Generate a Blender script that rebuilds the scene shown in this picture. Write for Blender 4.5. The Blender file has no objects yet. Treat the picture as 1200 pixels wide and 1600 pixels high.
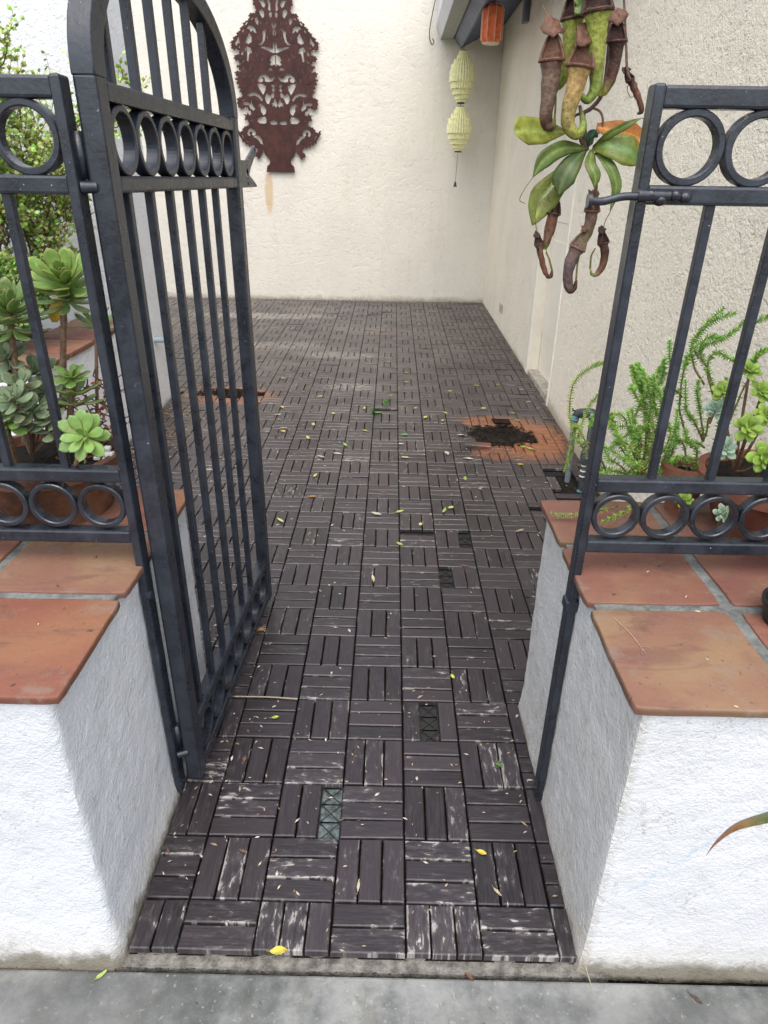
import bpy, bmesh, math, random
from mathutils import Vector, Matrix, noise
random.seed(7)
sc = bpy.context.scene
COL = sc.collection

# ------------------------------------------------------------------ camera
F, PITCH, ROLL, YAW = 1038.01, 0.465914, 0.0168586, -0.00566587
CAM = Vector((-0.05406, -0.88393, 1.36963))
fw = Vector((math.sin(YAW)*math.cos(PITCH), math.cos(YAW)*math.cos(PITCH), -math.sin(PITCH)))
rt0 = Vector((math.cos(YAW), -math.sin(YAW), 0)); up0 = rt0.cross(fw)
RT = rt0*math.cos(ROLL)+up0*math.sin(ROLL); UP = -rt0*math.sin(ROLL)+up0*math.cos(ROLL)
cd = bpy.data.cameras.new('camera'); cam = bpy.data.objects.new('camera', cd); COL.objects.link(cam)
cd.sensor_fit = 'VERTICAL'; cd.sensor_height = 24; cd.lens = 24*F/1600
cd.clip_start = 0.02; cd.clip_end = 300
M = Matrix((RT, UP, -fw)).transposed().to_4x4(); M.translation = CAM
cam.matrix_world = M; sc.camera = cam

# ------------------------------------------------------------------ world, sun, exposure
SUN_EL, SUN_AZ = 64, 182           # azimuth clockwise from +Y
w = bpy.data.worlds.new('World'); sc.world = w; w.use_nodes = True
nt = w.node_tree; bg = nt.nodes['Background']
sky = nt.nodes.new('ShaderNodeTexSky'); sky.sky_type = 'NISHITA'; sky.sun_disc = False
sky.sun_elevation = math.radians(SUN_EL); sky.sun_rotation = math.radians(SUN_AZ)
sky.air_density = 1.0; sky.dust_density = 3.0; sky.ozone_density = 1.0
hs = nt.nodes.new('ShaderNodeHueSaturation'); hs.inputs['Saturation'].default_value = 0.50
nt.links.new(sky.outputs[0], hs.inputs['Color']); nt.links.new(hs.outputs[0], bg.inputs[0])
bg.inputs[1].default_value = 0.15
sl = bpy.data.lights.new('sun', 'SUN'); sl.energy = 0.5; sl.angle = math.radians(75); sl.color = (1, .95, .88)
so = bpy.data.objects.new('sun', sl); COL.objects.link(so)
a, e = math.radians(SUN_AZ), math.radians(SUN_EL)
sd = Vector((math.sin(a)*math.cos(e), math.cos(a)*math.cos(e), math.sin(e)))
so.rotation_euler = sd.to_track_quat('Z', 'Y').to_euler(); so.location = (3, -4, 8)
sc.view_settings.view_transform = 'Standard'; sc.view_settings.look = 'None'
sc.view_settings.gamma = 1; sc.view_settings.use_curve_mapping = False
sc.view_settings.exposure = 1.32

# ------------------------------------------------------------------ helpers
def at(x, y, Y):
    """point on the plane Y=const seen at photo position x,y (used once to read sizes off the photo)"""
    d = fw + RT*((x-600)/F) + UP*((800-y)/F)
    return CAM + d*((Y-CAM.y)/d.y)
def proj(p):
    d = Vector(p)-CAM; z = d.dot(fw)
    return 600+F*d.dot(RT)/z, 800-F*d.dot(UP)/z, z
def zf(Y): return 0.0 if Y < 2.2 else 0.0225*(Y-2.2)

def tag(o, label=None, cat=None, group=None, kind=None):
    if label: o['label'] = label
    if cat: o['category'] = cat
    if group: o['group'] = group
    if kind: o['kind'] = kind
    return o
def empty(name, loc=(0, 0, 0), **k):
    o = bpy.data.objects.new(name, None); COL.objects.link(o); o.location = loc; o.empty_display_size = .05
    return tag(o, **k)
def link(name, me, mat, parent=None, smooth=False):
    o = bpy.data.objects.new(name, me); COL.objects.link(o)
    if mat is not None and not me.materials: me.materials.append(mat)
    if smooth:
        for p in me.polygons: p.use_smooth = True
        me.set_sharp_from_angle(angle=math.radians(48))
    if parent is not None:
        o.parent = parent; o.location = -parent.location if parent.rotation_euler.z == 0 else o.location
    return o
class MB:
    """collects verts / faces / colours"""
    def __init__(s): s.v = []; s.f = []; s.c = []
    def add(s, v, f, c=(1, 1, 1)):
        n = len(s.v); s.v += [tuple(p) for p in v]; s.f += [tuple(i+n for i in q) for q in f]
        if c and isinstance(c[0], (tuple, list)): s.c += list(c)
        else: s.c += [c]*len(v)
    def box(s, a, b, bev=0.0, c=(1, 1, 1), M=None):
        (x0, y0, z0), (x1, y1, z1) = a, b
        if bev <= 0:
            v = [(x, y, z) for z in (z0, z1) for y in (y0, y1) for x in (x0, x1)]
            f = [(0, 2, 3, 1), (4, 5, 7, 6), (0, 1, 5, 4), (2, 6, 7, 3), (0, 4, 6, 2), (1, 3, 7, 5)]
        else:
            bm = bmesh.new(); bmesh.ops.create_cube(bm, size=1)
            for q in bm.verts: q.co = Vector((x0+(q.co.x+.5)*(x1-x0), y0+(q.co.y+.5)*(y1-y0), z0+(q.co.z+.5)*(z1-z0)))
            bmesh.ops.bevel(bm, geom=bm.edges[:], offset=bev, segments=2, affect='EDGES', profile=.5)
            bm.verts.index_update(); v = [tuple(q.co) for q in bm.verts]; f = [tuple(q.index for q in p.verts) for p in bm.faces]; bm.free()
        if M is not None: v = [tuple(M @ Vector(q)) for q in v]
        s.add(v, f, c)
    def tube(s, pts, rad, seg=8, c=(1, 1, 1), cap=True, flat=1.0):
        pts = [Vector(p) for p in pts]; n = len(pts)
        if not hasattr(rad, '__len__'): rad = [rad]*n
        t0 = (pts[1]-pts[0]).normalized(); u = t0.orthogonal().normalized(); V = []; CC = []
        for i, p in enumerate(pts):
            t = (pts[min(i+1, n-1)]-pts[max(i-1, 0)]).normalized()
            u = (u-t*u.dot(t)).normalized(); w_ = t.cross(u)
            for k in range(seg):
                an = 2*math.pi*k/seg; V.append(p+u*(math.cos(an)*rad[i])+w_*(math.sin(an)*rad[i]*flat))
                CC.append(c[i] if isinstance(c[0], (tuple, list)) else c)
        Fc = [(i*seg+k, i*seg+(k+1) % seg, (i+1)*seg+(k+1) % seg, (i+1)*seg+k) for i in range(n-1) for k in range(seg)]
        if cap: Fc += [tuple(range(seg))[::-1], tuple((n-1)*seg+k for k in range(seg))]
        s.add(V, Fc, CC)
    def lathe(s, prof, cx=0, cy=0, seg=32, c=(1, 1, 1), wob=0):
        V = []; n = len(prof)
        for r, z in prof:
            for k in range(seg):
                an = 2*math.pi*k/seg; rr = r*(1+wob*noise.noise(Vector((math.cos(an)*2, math.sin(an)*2, z*9))))
                V.append((cx+rr*math.cos(an), cy+rr*math.sin(an), z))
        Fc = [(i*seg+k, i*seg+(k+1) % seg, (i+1)*seg+(k+1) % seg, (i+1)*seg+k) for i in range(n-1) for k in range(seg)]
        s.add(V, Fc, c)
    def mesh(s, name, col=True):
        me = bpy.data.meshes.new(name); me.from_pydata(s.v, [], s.f)
        if col:
            ca = me.color_attributes.new('tint', 'FLOAT_COLOR', 'POINT')
            buf = []
            for q in s.c: buf += [q[0], q[1], q[2], 1]
            ca.data.foreach_set('color', buf)
        me.validate(); me.update(); return me
    def build(s, name, mat, parent=None, smooth=False, recalc=False):
        me = s.mesh(name)
        if recalc:
            bm = bmesh.new(); bm.from_mesh(me); bmesh.ops.recalc_face_normals(bm, faces=bm.faces[:]); bm.to_mesh(me); bm.free()
        return link(name, me, mat, parent, smooth)
def smooth_path(pts, n=24):
    """Catmull-Rom through pts"""
    P = [Vector(p) for p in pts]; P = [P[0]*2-P[1]]+P+[P[-1]*2-P[-2]]; out = []
    m = len(P)-3
    for i in range(n+1):
        t = i/n*m; k = min(int(t), m-1); t -= k; a, b, c, d = P[k:k+4]
        out.append(0.5*((2*b)+(c-a)*t+(2*a-5*b+4*c-d)*t*t+(3*b-a-3*c+d)*t**3))
    return out
def lerpn(vals, n):
    out = []; m = len(vals)-1
    for i in range(n+1):
        t = i/n*m; k = min(int(t), m-1); t -= k
        if isinstance(vals[0], (tuple, list)): out.append(tuple(a*(1-t)+b*t for a, b in zip(vals[k], vals[k+1])))
        else: out.append(vals[k]*(1-t)+vals[k+1]*t)
    return out

# ------------------------------------------------------------------ material helpers
class Mat:
    def __init__(s, name, rough=.7, col=(.5, .5, .5), metal=0, spec=.5):
        s.m = bpy.data.materials.new(name); s.m.use_nodes = True; s.nt = s.m.node_tree
        s.b = s.nt.nodes['Principled BSDF']; s.b.inputs['Roughness'].default_value = rough
        s.b.inputs['Base Color'].default_value = (*col, 1); s.b.inputs['Metallic'].default_value = metal
        s.b.inputs['Specular IOR Level'].default_value = spec
    def n(s, t, **k):
        nd = s.nt.nodes.new(t)
        for a, b in k.items():
            if a in nd.inputs.keys() if hasattr(nd.inputs, 'keys') else False: nd.inputs[a].default_value = b
            else: setattr(nd, a, b)
        return nd
    def L(s, a, b): s.nt.links.new(a, b)
    def pos(s):
        if not hasattr(s, '_p'): s._p = s.n('ShaderNodeNewGeometry').outputs['Position']
        return s._p
    def objc(s):
        return s.n('ShaderNodeTexCoord').outputs['Object']
    def mapv(s, v, sc_=(1, 1, 1), off=(0, 0, 0)):
        m = s.n('ShaderNodeMapping'); m.inputs['Scale'].default_value = sc_; m.inputs['Location'].default_value = off
        s.L(v, m.inputs[0]); return m.outputs[0]
    def noise(s, v, scale, detail=4, rough=.55, dist=0.0):
        m = s.n('ShaderNodeTexNoise'); m.inputs['Scale'].default_value = scale; m.inputs['Detail'].default_value = detail
        m.inputs['Roughness'].default_value = rough; m.inputs['Distortion'].default_value = dist; s.L(v, m.inputs['Vector']); return m.outputs['Fac']
    def vor(s, v, scale, feature='F1', out='Distance'):
        m = s.n('ShaderNodeTexVoronoi'); m.feature = feature; m.inputs['Scale'].default_value = scale; s.L(v, m.inputs['Vector']); return m.outputs[out]
    def ramp(s, f, stops):
        m = s.n('ShaderNodeValToRGB'); e = m.color_ramp.elements
        while len(e) < len(stops): e.new(.5)
        for k, (p, c) in enumerate(stops):
            e[k].position = p; e[k].color = (*c, 1) if isinstance(c, (tuple, list)) else (c, c, c, 1)
        s.L(f, m.inputs[0]); return m.outputs[0]
    def rng(s, f, a, b, c=0, d=1):
        m = s.n('ShaderNodeMapRange'); m.interpolation_type = 'SMOOTHSTEP'
        for i, q in zip((1, 2, 3, 4), (a, b, c, d)): m.inputs[i].default_value = q
        s.L(f, m.inputs[0]); return m.outputs[0]
    def math(s, op, a, b=None, clamp=False):
        m = s.n('ShaderNodeMath'); m.operation = op; m.use_clamp = clamp
        for i, q in enumerate((a, b)):
            if q is None: continue
            if isinstance(q, (int, float)): m.inputs[i].default_value = q
            else: s.L(q, m.inputs[i])
        return m.outputs[0]
    def mix(s, f, a, b, mode='MIX'):
        m = s.n('ShaderNodeMix'); m.data_type = 'RGBA'; m.blend_type = mode
        for i, q in ((0, f), (6, a), (7, b)):
            if isinstance(q, (int, float)): m.inputs[i].default_value = q
            elif isinstance(q, (tuple, list)): m.inputs[i].default_value = (*q, 1)
            else: s.L(q, m.inputs[i])
        return m.outputs[2]
    def bump(s, h, strength=.5, dist=.01, prev=None):
        m = s.n('ShaderNodeBump'); m.inputs['Strength'].default_value = strength; m.inputs['Distance'].default_value = dist
        s.L(h, m.inputs['Height'])
        if prev is not None: s.L(prev, m.inputs['Normal'])
        s.L(m.outputs[0], s.b.inputs['Normal']); return m.outputs[0]
    def xyz(s, v):
        m = s.n('ShaderNodeSeparateXYZ'); s.L(v, m.inputs[0]); return m.outputs
    def col(s, c): s.L(c, s.b.inputs['Base Color'])
    def rough(s, c): s.L(c, s.b.inputs['Roughness'])
    def attr(s, name): return s.n('ShaderNodeAttribute', attribute_name=name)

def blob(m, cx, cy, cz, rx, ry, rz, nz=None, amt=.35):
    """soft-edged stain mask round a fixed place of the world"""
    v = m.mapv(m.pos(), (1/rx, 1/ry, 1/rz), (-cx/rx, -cy/ry, -cz/rz))
    l = m.n('ShaderNodeVectorMath', operation='LENGTH'); m.L(v, l.inputs[0]); d = l.outputs['Value']
    if nz is not None: d = m.math('ADD', d, m.math('MULTIPLY', m.math('SUBTRACT', nz, .5), amt*2))
    return m.rng(d, .55, 1.05, 1, 0)

def stucco(name, base, dirt, scale=1.0, strength=.5, dirtz=None, dirtamt=.25, streak=0, extra=None, lace=.5, face=0, pit=.4):
    m = Mat(name, .85, spec=.25); p = m.pos()
    n1 = m.noise(p, 30*scale, 4, .55, .15)                      # trowelled lace plateaus
    plate = m.ramp(n1, [(.36, 0), (.46, .8), (.62, 1)])
    n2 = m.noise(p, 85*scale, 4, .6); n3 = m.noise(p, 230*scale, 2, .6)
    h = m.math('ADD', m.math('MULTIPLY', plate, lace), m.math('ADD', m.math('MULTIPLY', n2, .95), m.math('MULTIPLY', n3, .6)))
    m.bump(h, strength, .0075)
    big = m.noise(p, 2.3, 5, .6); c = m.mix(m.rng(big, .35, .75), base, tuple(q*.93 for q in base))
    pits = m.rng(m.noise(p, 60*scale, 3, .7), .30, .36, 1, 0)  # little dark pits
    c = m.mix(m.math('MULTIPLY', pits, pit), c, dirt)
    dn = m.noise(m.mapv(p, (1, 1, .6)), 9, 8, .75); c = m.mix(m.math('MULTIPLY', m.rng(dn, .52, .72), dirtamt), c, dirt)
    ck = m.math('ABSOLUTE', m.math('SUBTRACT', m.noise(p, 16*scale, 4, .6, .4), .5)); ckm = m.math('MULTIPLY', m.rng(ck, .004, .012, 1, 0), m.rng(m.noise(p, 9*scale, 3, .6), .50, .60))
    c = m.mix(m.math('MULTIPLY', ckm, .55), c, dirt)
    if face:                                                  # the face towards the opening was left rougher than the front
        fx = m.xyz(p)[0]; h = m.math('MULTIPLY', h, m.rng(fx, .350, .364, 3.0, 1) if face > 0 else m.rng(fx, -.60, -.585, 1, 1.7))
    m.bump(h, strength, .0085)
    if dirtz is not None:                                     # splashed soil along the foot
        z = m.xyz(p)[2]; q = m.math('ADD', z, m.math('MULTIPLY', m.math('SUBTRACT', m.noise(p, 14, 6, .7), .5), dirtz*2.2))
        c = m.mix(m.rng(q, -.03+dirtz*.2, dirtz*.2+.012, .92, 0), c, (.05, .045, .035))
        bk = m.rng(m.math('ADD', q, m.math('MULTIPLY', m.math('SUBTRACT', m.noise(p, 6, 5, .7), .5), .10)), -.045, -.020, .85, 0); c = m.mix(bk, c, (.03, .028, .024))
        c = m.mix(m.rng(q, 0, dirtz*2.2, .30, 0), c, (.42, .37, .27))
    if streak:                                                # rain streaks
        sn = m.noise(m.mapv(p, (5, 5, .35)), 1.6, 6, .7); c = m.mix(m.math('MULTIPLY', m.rng(sn, .5, .75), streak), c, (.45, .38, .27))
    if extra: c = extra(m, c)
    m.col(c); return m.m

def rust_drip(m, c):
    nz = m.noise(m.mapv(m.pos(), (14, 14, 2)), 1, 5, .7)
    k = blob(m, -1.40, 7.06, 1.22, .055, 1, .26, nz, .5); c = m.mix(m.math('MULTIPLY', k, .55), c, (.62, .36, .10))
    n2 = m.noise(m.pos(), 9, 6, .75)
    z = m.xyz(m.pos())[2]; k = m.rng(m.math('ADD', z, m.math('MULTIPLY', m.math('SUBTRACT', n2, .5), .12)), .10, .17, .6, 0)
    return m.mix(k, c, (.30, .24, .17))
def blue_scrape(m, c):
    nz = m.noise(m.pos(), 70, 5, .7)
    x = m.xyz(m.pos()); # line from (.505,.36) to (.40,.20) in x,z
    d = m.math('ABSOLUTE', m.math('SUBTRACT', x[2], m.math('ADD', m.math('MULTIPLY', x[0], 1.12), -.235)))
    k = m.math('MULTIPLY', m.rng(d, .0, .020, 1, 0), m.rng(x[0], .38, .41)); k = m.math('MULTIPLY', k, m.rng(nz, .44, .6))
    k = m.math('MULTIPLY', k, m.rng(x[0], .55, .50, 1, 0) if False else 1.0)
    return m.mix(m.math('MULTIPLY', k, .6), c, (.33, .48, .66))
def door_foot(m, c):
    n2 = m.noise(m.pos(), 7, 6, .75); x = m.xyz(m.pos())
    k = m.rng(m.math('ADD', x[2], m.math('MULTIPLY', m.math('SUBTRACT', n2, .5), .10)), .03, .10, .65, 0)
    return m.mix(k, c, (.38, .29, .19))

def mould(m, c):
    x = m.xyz(m.pos())[0]; q = m.noise(m.pos(), 30, 6, .8); q2 = m.noise(m.pos(), 7, 4, .6)
    k = m.math('MULTIPLY', m.rng(x, .350, .364, 1, 0), m.math('ADD', m.math('MULTIPLY', m.rng(q, .48, .68), .45), m.math('MULTIPLY', m.rng(q2, .3, .7), .18)))
    c = m.mix(m.rng(x, .350, .364, .18, 0), c, (.58, .53, .43)); return m.mix(k, c, (.34, .31, .24))
WHITE = (.83, .82, .79)
M_planter_l = stucco('white_stucco_left', (.625, .635, .655), (.36, .37, .32), 1.0, .42, .05, .20, lace=.22, face=-1)
M_planter_r = stucco('white_stucco_right', (.625, .63, .64), (.30, .30, .24), 1.0, .42, .045, .22, extra=lambda m, c: mould(m, blue_scrape(m, c)), lace=.22, face=1)
M_back = stucco('cream_stucco_back', (.82, .775, .675), (.62, .54, .42), .6, .5, None, .15, .10, rust_drip)
M_right = stucco('cream_stucco_house', (.96, .87, .70), (.55, .48, .38), .85, .9, None, .08, .05, door_foot, pit=.2)
M_left = stucco('white_stucco_wing', (.80, .81, .82), (.5, .47, .4), .9, .6, .02, .12)

def wood_mat():
    m = Mat('weathered_brown_slat', .42, spec=.5)
    uv = m.n('ShaderNodeUVMap', uv_map='grain').outputs[0]; ed = m.xyz(m.n('ShaderNodeUVMap', uv_map='edge').outputs[0])
    at_ = m.attr('tint'); sep = m.n('ShaderNodeSeparateColor'); m.L(at_.outputs['Color'], sep.inputs[0]); tone, wear, rust = sep.outputs
    g1 = m.noise(m.mapv(uv, (14, 260, 1)), 1, 5, .65); g2 = m.noise(m.mapv(uv, (6, 60, 1)), 1, 4, .6)
    base = m.mix(tone, (.0115, .0090, .0115), (.036, .027, .032))
    base = m.mix(m.rng(g1, .35, .7), base, m.mix(.5, base, (.055, .047, .048)))
    base = m.mix(m.math('MULTIPLY', m.rng(g2, .55, .75), .45), base, (.062, .054, .056))
    # flaked paint: pale fibres, mostly along the arrises
    t = m.math('ABSOLUTE', m.math('MULTIPLY', m.math('SUBTRACT', ed[1], .5), 2)); s_ = m.math('ABSOLUTE', m.math('MULTIPLY', m.math('SUBTRACT', ed[0], .5), 2))
    edge = m.math('MAXIMUM', m.rng(t, .72, 1.0), m.math('MULTIPLY', m.rng(s_, .93, 1.0), .6))
    fl = m.noise(m.mapv(uv, (26, 75, 1)), 1, 7, .68, .3)
    patch = m.noise(m.mapv(uv, (5, 12, 1)), 1, 2, .5)
    k = m.math('ADD', fl, m.math('ADD', m.math('MULTIPLY', edge, .085), m.math('MULTIPLY', wear, .22)))
    k = m.math('ADD', k, m.math('MULTIPLY', m.math('SUBTRACT', patch, .5), .35))
    mask = m.rng(k, .750, .785)
    pale = m.mix(m.rng(g1, .3, .7), (.22, .20, .18), (.42, .40, .38))
    haze_ = m.math('MULTIPLY', m.rng(k, .60, .80), .22)
    c = m.mix(haze_, base, (.22, .205, .20)); c = m.mix(m.math('MULTIPLY', mask, m.rng(g1, .25, .6, .55, .95)), c, pale)
    nz = m.noise(m.pos(), 30, 5, .7)
    rs = m.math('MAXIMUM', blob(m, .78, 2.80, 0, .27, .38, 1, m.noise(m.pos(), 9, 5, .7), .45), m.math('MULTIPLY', blob(m, .60, 3.08, 0, .26, .13, 1, m.noise(m.pos(), 12, 5, .7), .5), .8))
    rs = m.math('MAXIMUM', rs, m.math('MULTIPLY', blob(m, .60, 2.60, 0, .22, .14, 1, m.noise(m.pos(), 12, 5, .7), .6), .6))
    rs = m.math('MAXIMUM', rs, m.math('MULTIPLY', blob(m, -1.15, 3.50, 0, .36, .22, 1, m.noise(m.pos(), 11, 5, .7), .6), .8))
    c = m.mix(m.math('MULTIPLY', rs, m.rng(nz, .2, .6, .6, .95)), c, m.mix(nz, (.14, .038, .012), (.42, .15, .05)))
    # paler, browner tone growing towards the far part of the yard
    dn = m.noise(m.mapv(m.pos(), (1, 2.2, 1)), 1.3, 6, .7); y = m.xyz(m.pos())[1]
    far_tone = m.math('MULTIPLY', m.rng(y, 1.5, 5.5, .04, .50), m.rng(dn, .35, .7))
    c = m.mix(far_tone, c, (.18, .145, .115))
    st = blob(m, -1.35, 6.1, .09, .9, .16, 1, m.noise(m.pos(), 12, 6, .7), .6); c = m.mix(m.math('MULTIPLY', m.math('MULTIPLY', st, m.rng(fl, .35, .6)), .6), c, (.36, .33, .30))
    for q in ((-1.0, 4.9, .06, .45, .14), (-.45, 4.6, .05, .4, .12), (-.35, 3.75, .04, .22, .1)):
        st = blob(m, q[0], q[1], q[2], q[3], q[4], 1, m.noise(m.pos(), 26, 6, .75), .9); c = m.mix(m.math('MULTIPLY', m.math('MULTIPLY', st, m.rng(fl, .42, .6)), .6), c, (.36, .33, .30))
    m.col(c)
    m.rough(m.math('ADD', m.math('MULTIPLY', mask, .25), m.rng(g2, .3, .7, .27, .45)))
    m.bump(m.math('ADD', g1, m.math('MULTIPLY', mask, -.6)), .35, .002); return m.m
M_wood = wood_mat()

def simple(name, col, rough=.6, metal=0, var=.15, nscale=20, bump=.2, bd=.003, spec=.5, objr=0):
    m = Mat(name, rough, metal=metal, spec=spec); p = m.objc(); nz = m.noise(p, nscale, 5, .65)
    c = m.mix(m.rng(nz, .3, .7), tuple(q*(1-var) for q in col), tuple(min(1, q*(1+var)) for q in col))
    if objr:
        r = m.n('ShaderNodeObjectInfo').outputs['Random']; c = m.mix(m.math('MULTIPLY', r, objr), c, tuple(q*.45 for q in col))
    m.col(c)
    if bump: m.bump(m.noise(p, nscale*4, 4, .6), bump, bd)
    return m.m
def tint_mat(name, rough=.5, nscale=60, var=.25, bump=.15, bd=.002, spec=.4, trans=0, objr=.0, spots=None, brown=0):
    m = Mat(name, rough, spec=spec); a = m.attr('tint').outputs['Color']; p = m.pos(); nz = m.noise(p, nscale, 4, .6)
    c = m.mix(m.rng(nz, .3, .7), m.mix(var, a, (0, 0, 0)), a)
    if objr:
        r = m.n('ShaderNodeObjectInfo').outputs['Random']; c = m.mix(m.math('MULTIPLY', r, objr), c, m.mix(.55, c, (.02, .03, .01)))
    if brown: bn = m.noise(p, brown, 5, .7); c = m.mix(m.math('MULTIPLY', m.rng(bn, .56, .68), .55), c, (.17, .085, .035))
    if spots: c = m.mix(m.math('MULTIPLY', m.rng(m.noise(p, 180, 3, .6), .60, .66), .7), c, spots)
    m.col(c)
    if bump: m.bump(nz, bump, bd)
    if trans: m.b.inputs['Subsurface Weight'].default_value = trans; m.b.inputs['Subsurface Radius'].default_value = (.006, .01, .003)
    return m.m

def iron_mat():
    m = Mat('charcoal_painted_iron', .40, spec=.5); p = m.pos(); n1 = m.noise(p, 16, 6, .7); n2 = m.noise(p, 140, 4, .6)
    c = m.mix(m.rng(n1, .35, .7), (.012, .0145, .021), (.027, .033, .046))
    c = m.mix(m.math('MULTIPLY', m.rng(m.noise(p, 55, 6, .75), .62, .72), .4), c, (.10, .115, .14))
    c = m.mix(m.math('MULTIPLY', m.rng(n2, .71, .74), .75), c, (.40, .42, .45))
    c = m.mix(m.math('MULTIPLY', m.rng(m.noise(p, 24, 6, .8), .68, .74), .5), c, (.09, .045, .03))
    z = m.xyz(p)[2]                                           # brushed light-blue scar on the gate shoulder
    sc1 = blob(m, -.497, .262, 1.53, .007, .02, .075, m.noise(p, 160, 4, .7), .8); c = m.mix(m.math('MULTIPLY', sc1, .8), c, (.28, .40, .52))
    m.col(c); m.rough(m.rng(n1, .3, .7, .22, .44)); m.b.inputs['Coat Weight'].default_value = .15; m.bump(m.math('ADD', m.noise(p, 90, 5, .65), m.math('MULTIPLY', n2, .4)), .35, .0022); return m.m
M_iron = iron_mat()

def terracotta_tile():
    m = Mat('saltillo_tile', .65, spec=.28); oi = m.n('ShaderNodeObjectInfo'); p = m.pos()
    off = m.n('ShaderNodeVectorMath', operation='SCALE'); cmb = m.n('ShaderNodeCombineXYZ')
    m.L(oi.outputs['Random'], cmb.inputs[0]); m.L(oi.outputs['Random'], cmb.inputs[2]); m.L(cmb.outputs[0], off.inputs[0]); off.inputs['Scale'].default_value = 37
    ad = m.n('ShaderNodeVectorMath', operation='ADD'); m.L(p, ad.inputs[0]); m.L(off.outputs[0], ad.inputs[1]); v = ad.outputs[0]
    n1 = m.noise(v, 4.5, 3, .5, .6); n2 = m.noise(v, 30, 6, .7); n3 = m.noise(v, 110, 4, .6)
    sw = m.noise(m.mapv(v, (2, 9, 2)), 2.2, 4, .6, 1.0)
    tint = m.attr('tint').outputs['Color']
    c = m.mix(m.rng(n1, .40, .62), m.mix(1, (.200, .098, .072), tint, 'MULTIPLY'), m.mix(1, (.230, .136, .085), tint, 'MULTIPLY'))
    c = m.mix(m.math('MULTIPLY', m.rng(sw, .50, .70), .6), c, (.155, .072, .058))
    c = m.mix(m.math('MULTIPLY', m.rng(n2, .55, .75), .35), c, (.085, .065, .058))
    c = m.mix(m.math('MULTIPLY', m.rng(n3, .66, .74), .5), c, (.12, .08, .07))
    pits = m.rng(m.noise(v, 75, 3, .8), .66, .70); c = m.mix(m.math('MULTIPLY', pits, .75), c, (.07, .05, .045))
    bl = m.noise(v, 11, 7, .75); c = m.mix(m.math('MULTIPLY', m.rng(bl, .54, .66), .55), c, (.215, .165, .130)); c = m.mix(m.math('MULTIPLY', m.rng(m.noise(v, 8, 7, .8, .5), .58, .66), .45), c, (.10, .058, .048))
    m.col(c); m.rough(m.rng(n2, .3, .7, .52, .82)); m.bump(m.math('SUBTRACT', m.math('ADD', n2, m.math('MULTIPLY', n3, .6)), m.math('MULTIPLY', pits, .8)), .45, .003); return m.m
M_tile = terracotta_tile()
M_grout = simple('grey_grout', (.15, .158, .148), .9, var=.35, nscale=45, bump=.7, bd=.004)
M_cap_front = M_tile

def concrete():
    m = Mat('sidewalk_concrete', .8, spec=.3); p = m.pos(); n1 = m.noise(p, 3.2, 7, .7); n2 = m.noise(p, 60, 5, .7); n3 = m.noise(p, 14, 6, .7)
    c = m.mix(m.rng(n1, .38, .62), (.085, .090, .086), (.25, .255, .24)); c = m.mix(m.math('MULTIPLY', m.rng(n3, .50, .66), .6), c, (.13, .122, .105))
    c = m.mix(m.math('MULTIPLY', m.rng(n2, .62, .72), .55), c, (.09, .085, .08)); c = m.mix(m.math('MULTIPLY', m.rng(m.noise(p, 95, 3, .6), .62, .70), .5), c, (.36, .37, .36))
    sp = blob(m, -.62, -.19, 0, .22, .07, 1, n3, .6); c = m.mix(m.math('MULTIPLY', sp, .55), c, (.10, .10, .10))
    sp = blob(m, .45, -.2, 0, .5, .05, 1, n3, .8); c = m.mix(m.math('MULTIPLY', sp, .35), c, (.12, .12, .115))
    m.col(c); m.bump(m.math('ADD', n2, n3), .45, .004); return m.m
M_conc = concrete()
M_dirt = simple('dark_damp_soil', (.022, .017, .013), .95, var=.5, nscale=60, bump=1, bd=.01, spec=.2)
M_plastic = simple('black_plastic_grid', (.018, .018, .02), .5, var=.2, bump=.1)
M_dusty = simple('pale_grit', (.20, .235, .24), .9, var=.4, nscale=40, bump=.6)
M_terra = simple('terracotta_pot', (.20, .078, .045), .75, var=.35, nscale=14, bump=.35, bd=.004)
M_bark = tint_mat('plant_stem', .8, 120, .5, .6, .003)
M_succ = tint_mat('succulent_leaf', .48, 40, .28, .12, .002, .38, .15, .32, None, 28)
M_leaf = tint_mat('glossy_leaf', .45, 55, .40, .4, .0015, .30, .0, 0, (.10, .06, .02), 26)
M_needle = tint_mat('needle_leaf', .45, 50, .3, 0, .001, .4, .15, 0)
M_pitcher = tint_mat('pitcher_skin', .55, 110, .5, .8, .0035, .3, .0, 0, (.16, .05, .03), 45)
M_litter = tint_mat('dry_litter', .7, 150, .35, .3, .001)
M_rust = None
def rust():
    m = Mat('rusted_steel', .75, metal=.15, spec=.3); p = m.pos(); n1 = m.noise(p, 12, 7, .7); n2 = m.noise(p, 70, 4, .7)
    c = m.mix(m.rng(n1, .35, .7), (.050, .024, .022), (.095, .038, .030)); c = m.mix(m.math('MULTIPLY', m.rng(n2, .6, .75), .5), c, (.17, .065, .035))
    m.col(c); m.bump(n2, .3, .003); return m.m
M_rust = rust()
M_wtrim = simple('cream_painted_trim', (.84, .78, .65), .55, var=.05, nscale=8, bump=.1)
M_door = simple('cream_door_paint', (.86, .79, .65), .5, var=.04, nscale=6, bump=.05)
M_fascia = simple('pale_grey_fascia', (.62, .62, .63), .6, var=.08, nscale=8, bump=.1)
M_soffit = simple('blue_grey_soffit', (.20, .22, .27), .7, var=.15, nscale=6, bump=.2)
M_lant_y = simple('yellow_paper', (.90, .87, .50), .8, var=.12, nscale=40, bump=.1)
M_lant_o = simple('orange_paper', (.85, .19, .07), .75, var=.2, nscale=30, bump=.1)
M_lant_t = simple('cream_paper_rim', (.82, .68, .45), .7, var=.1)
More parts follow.
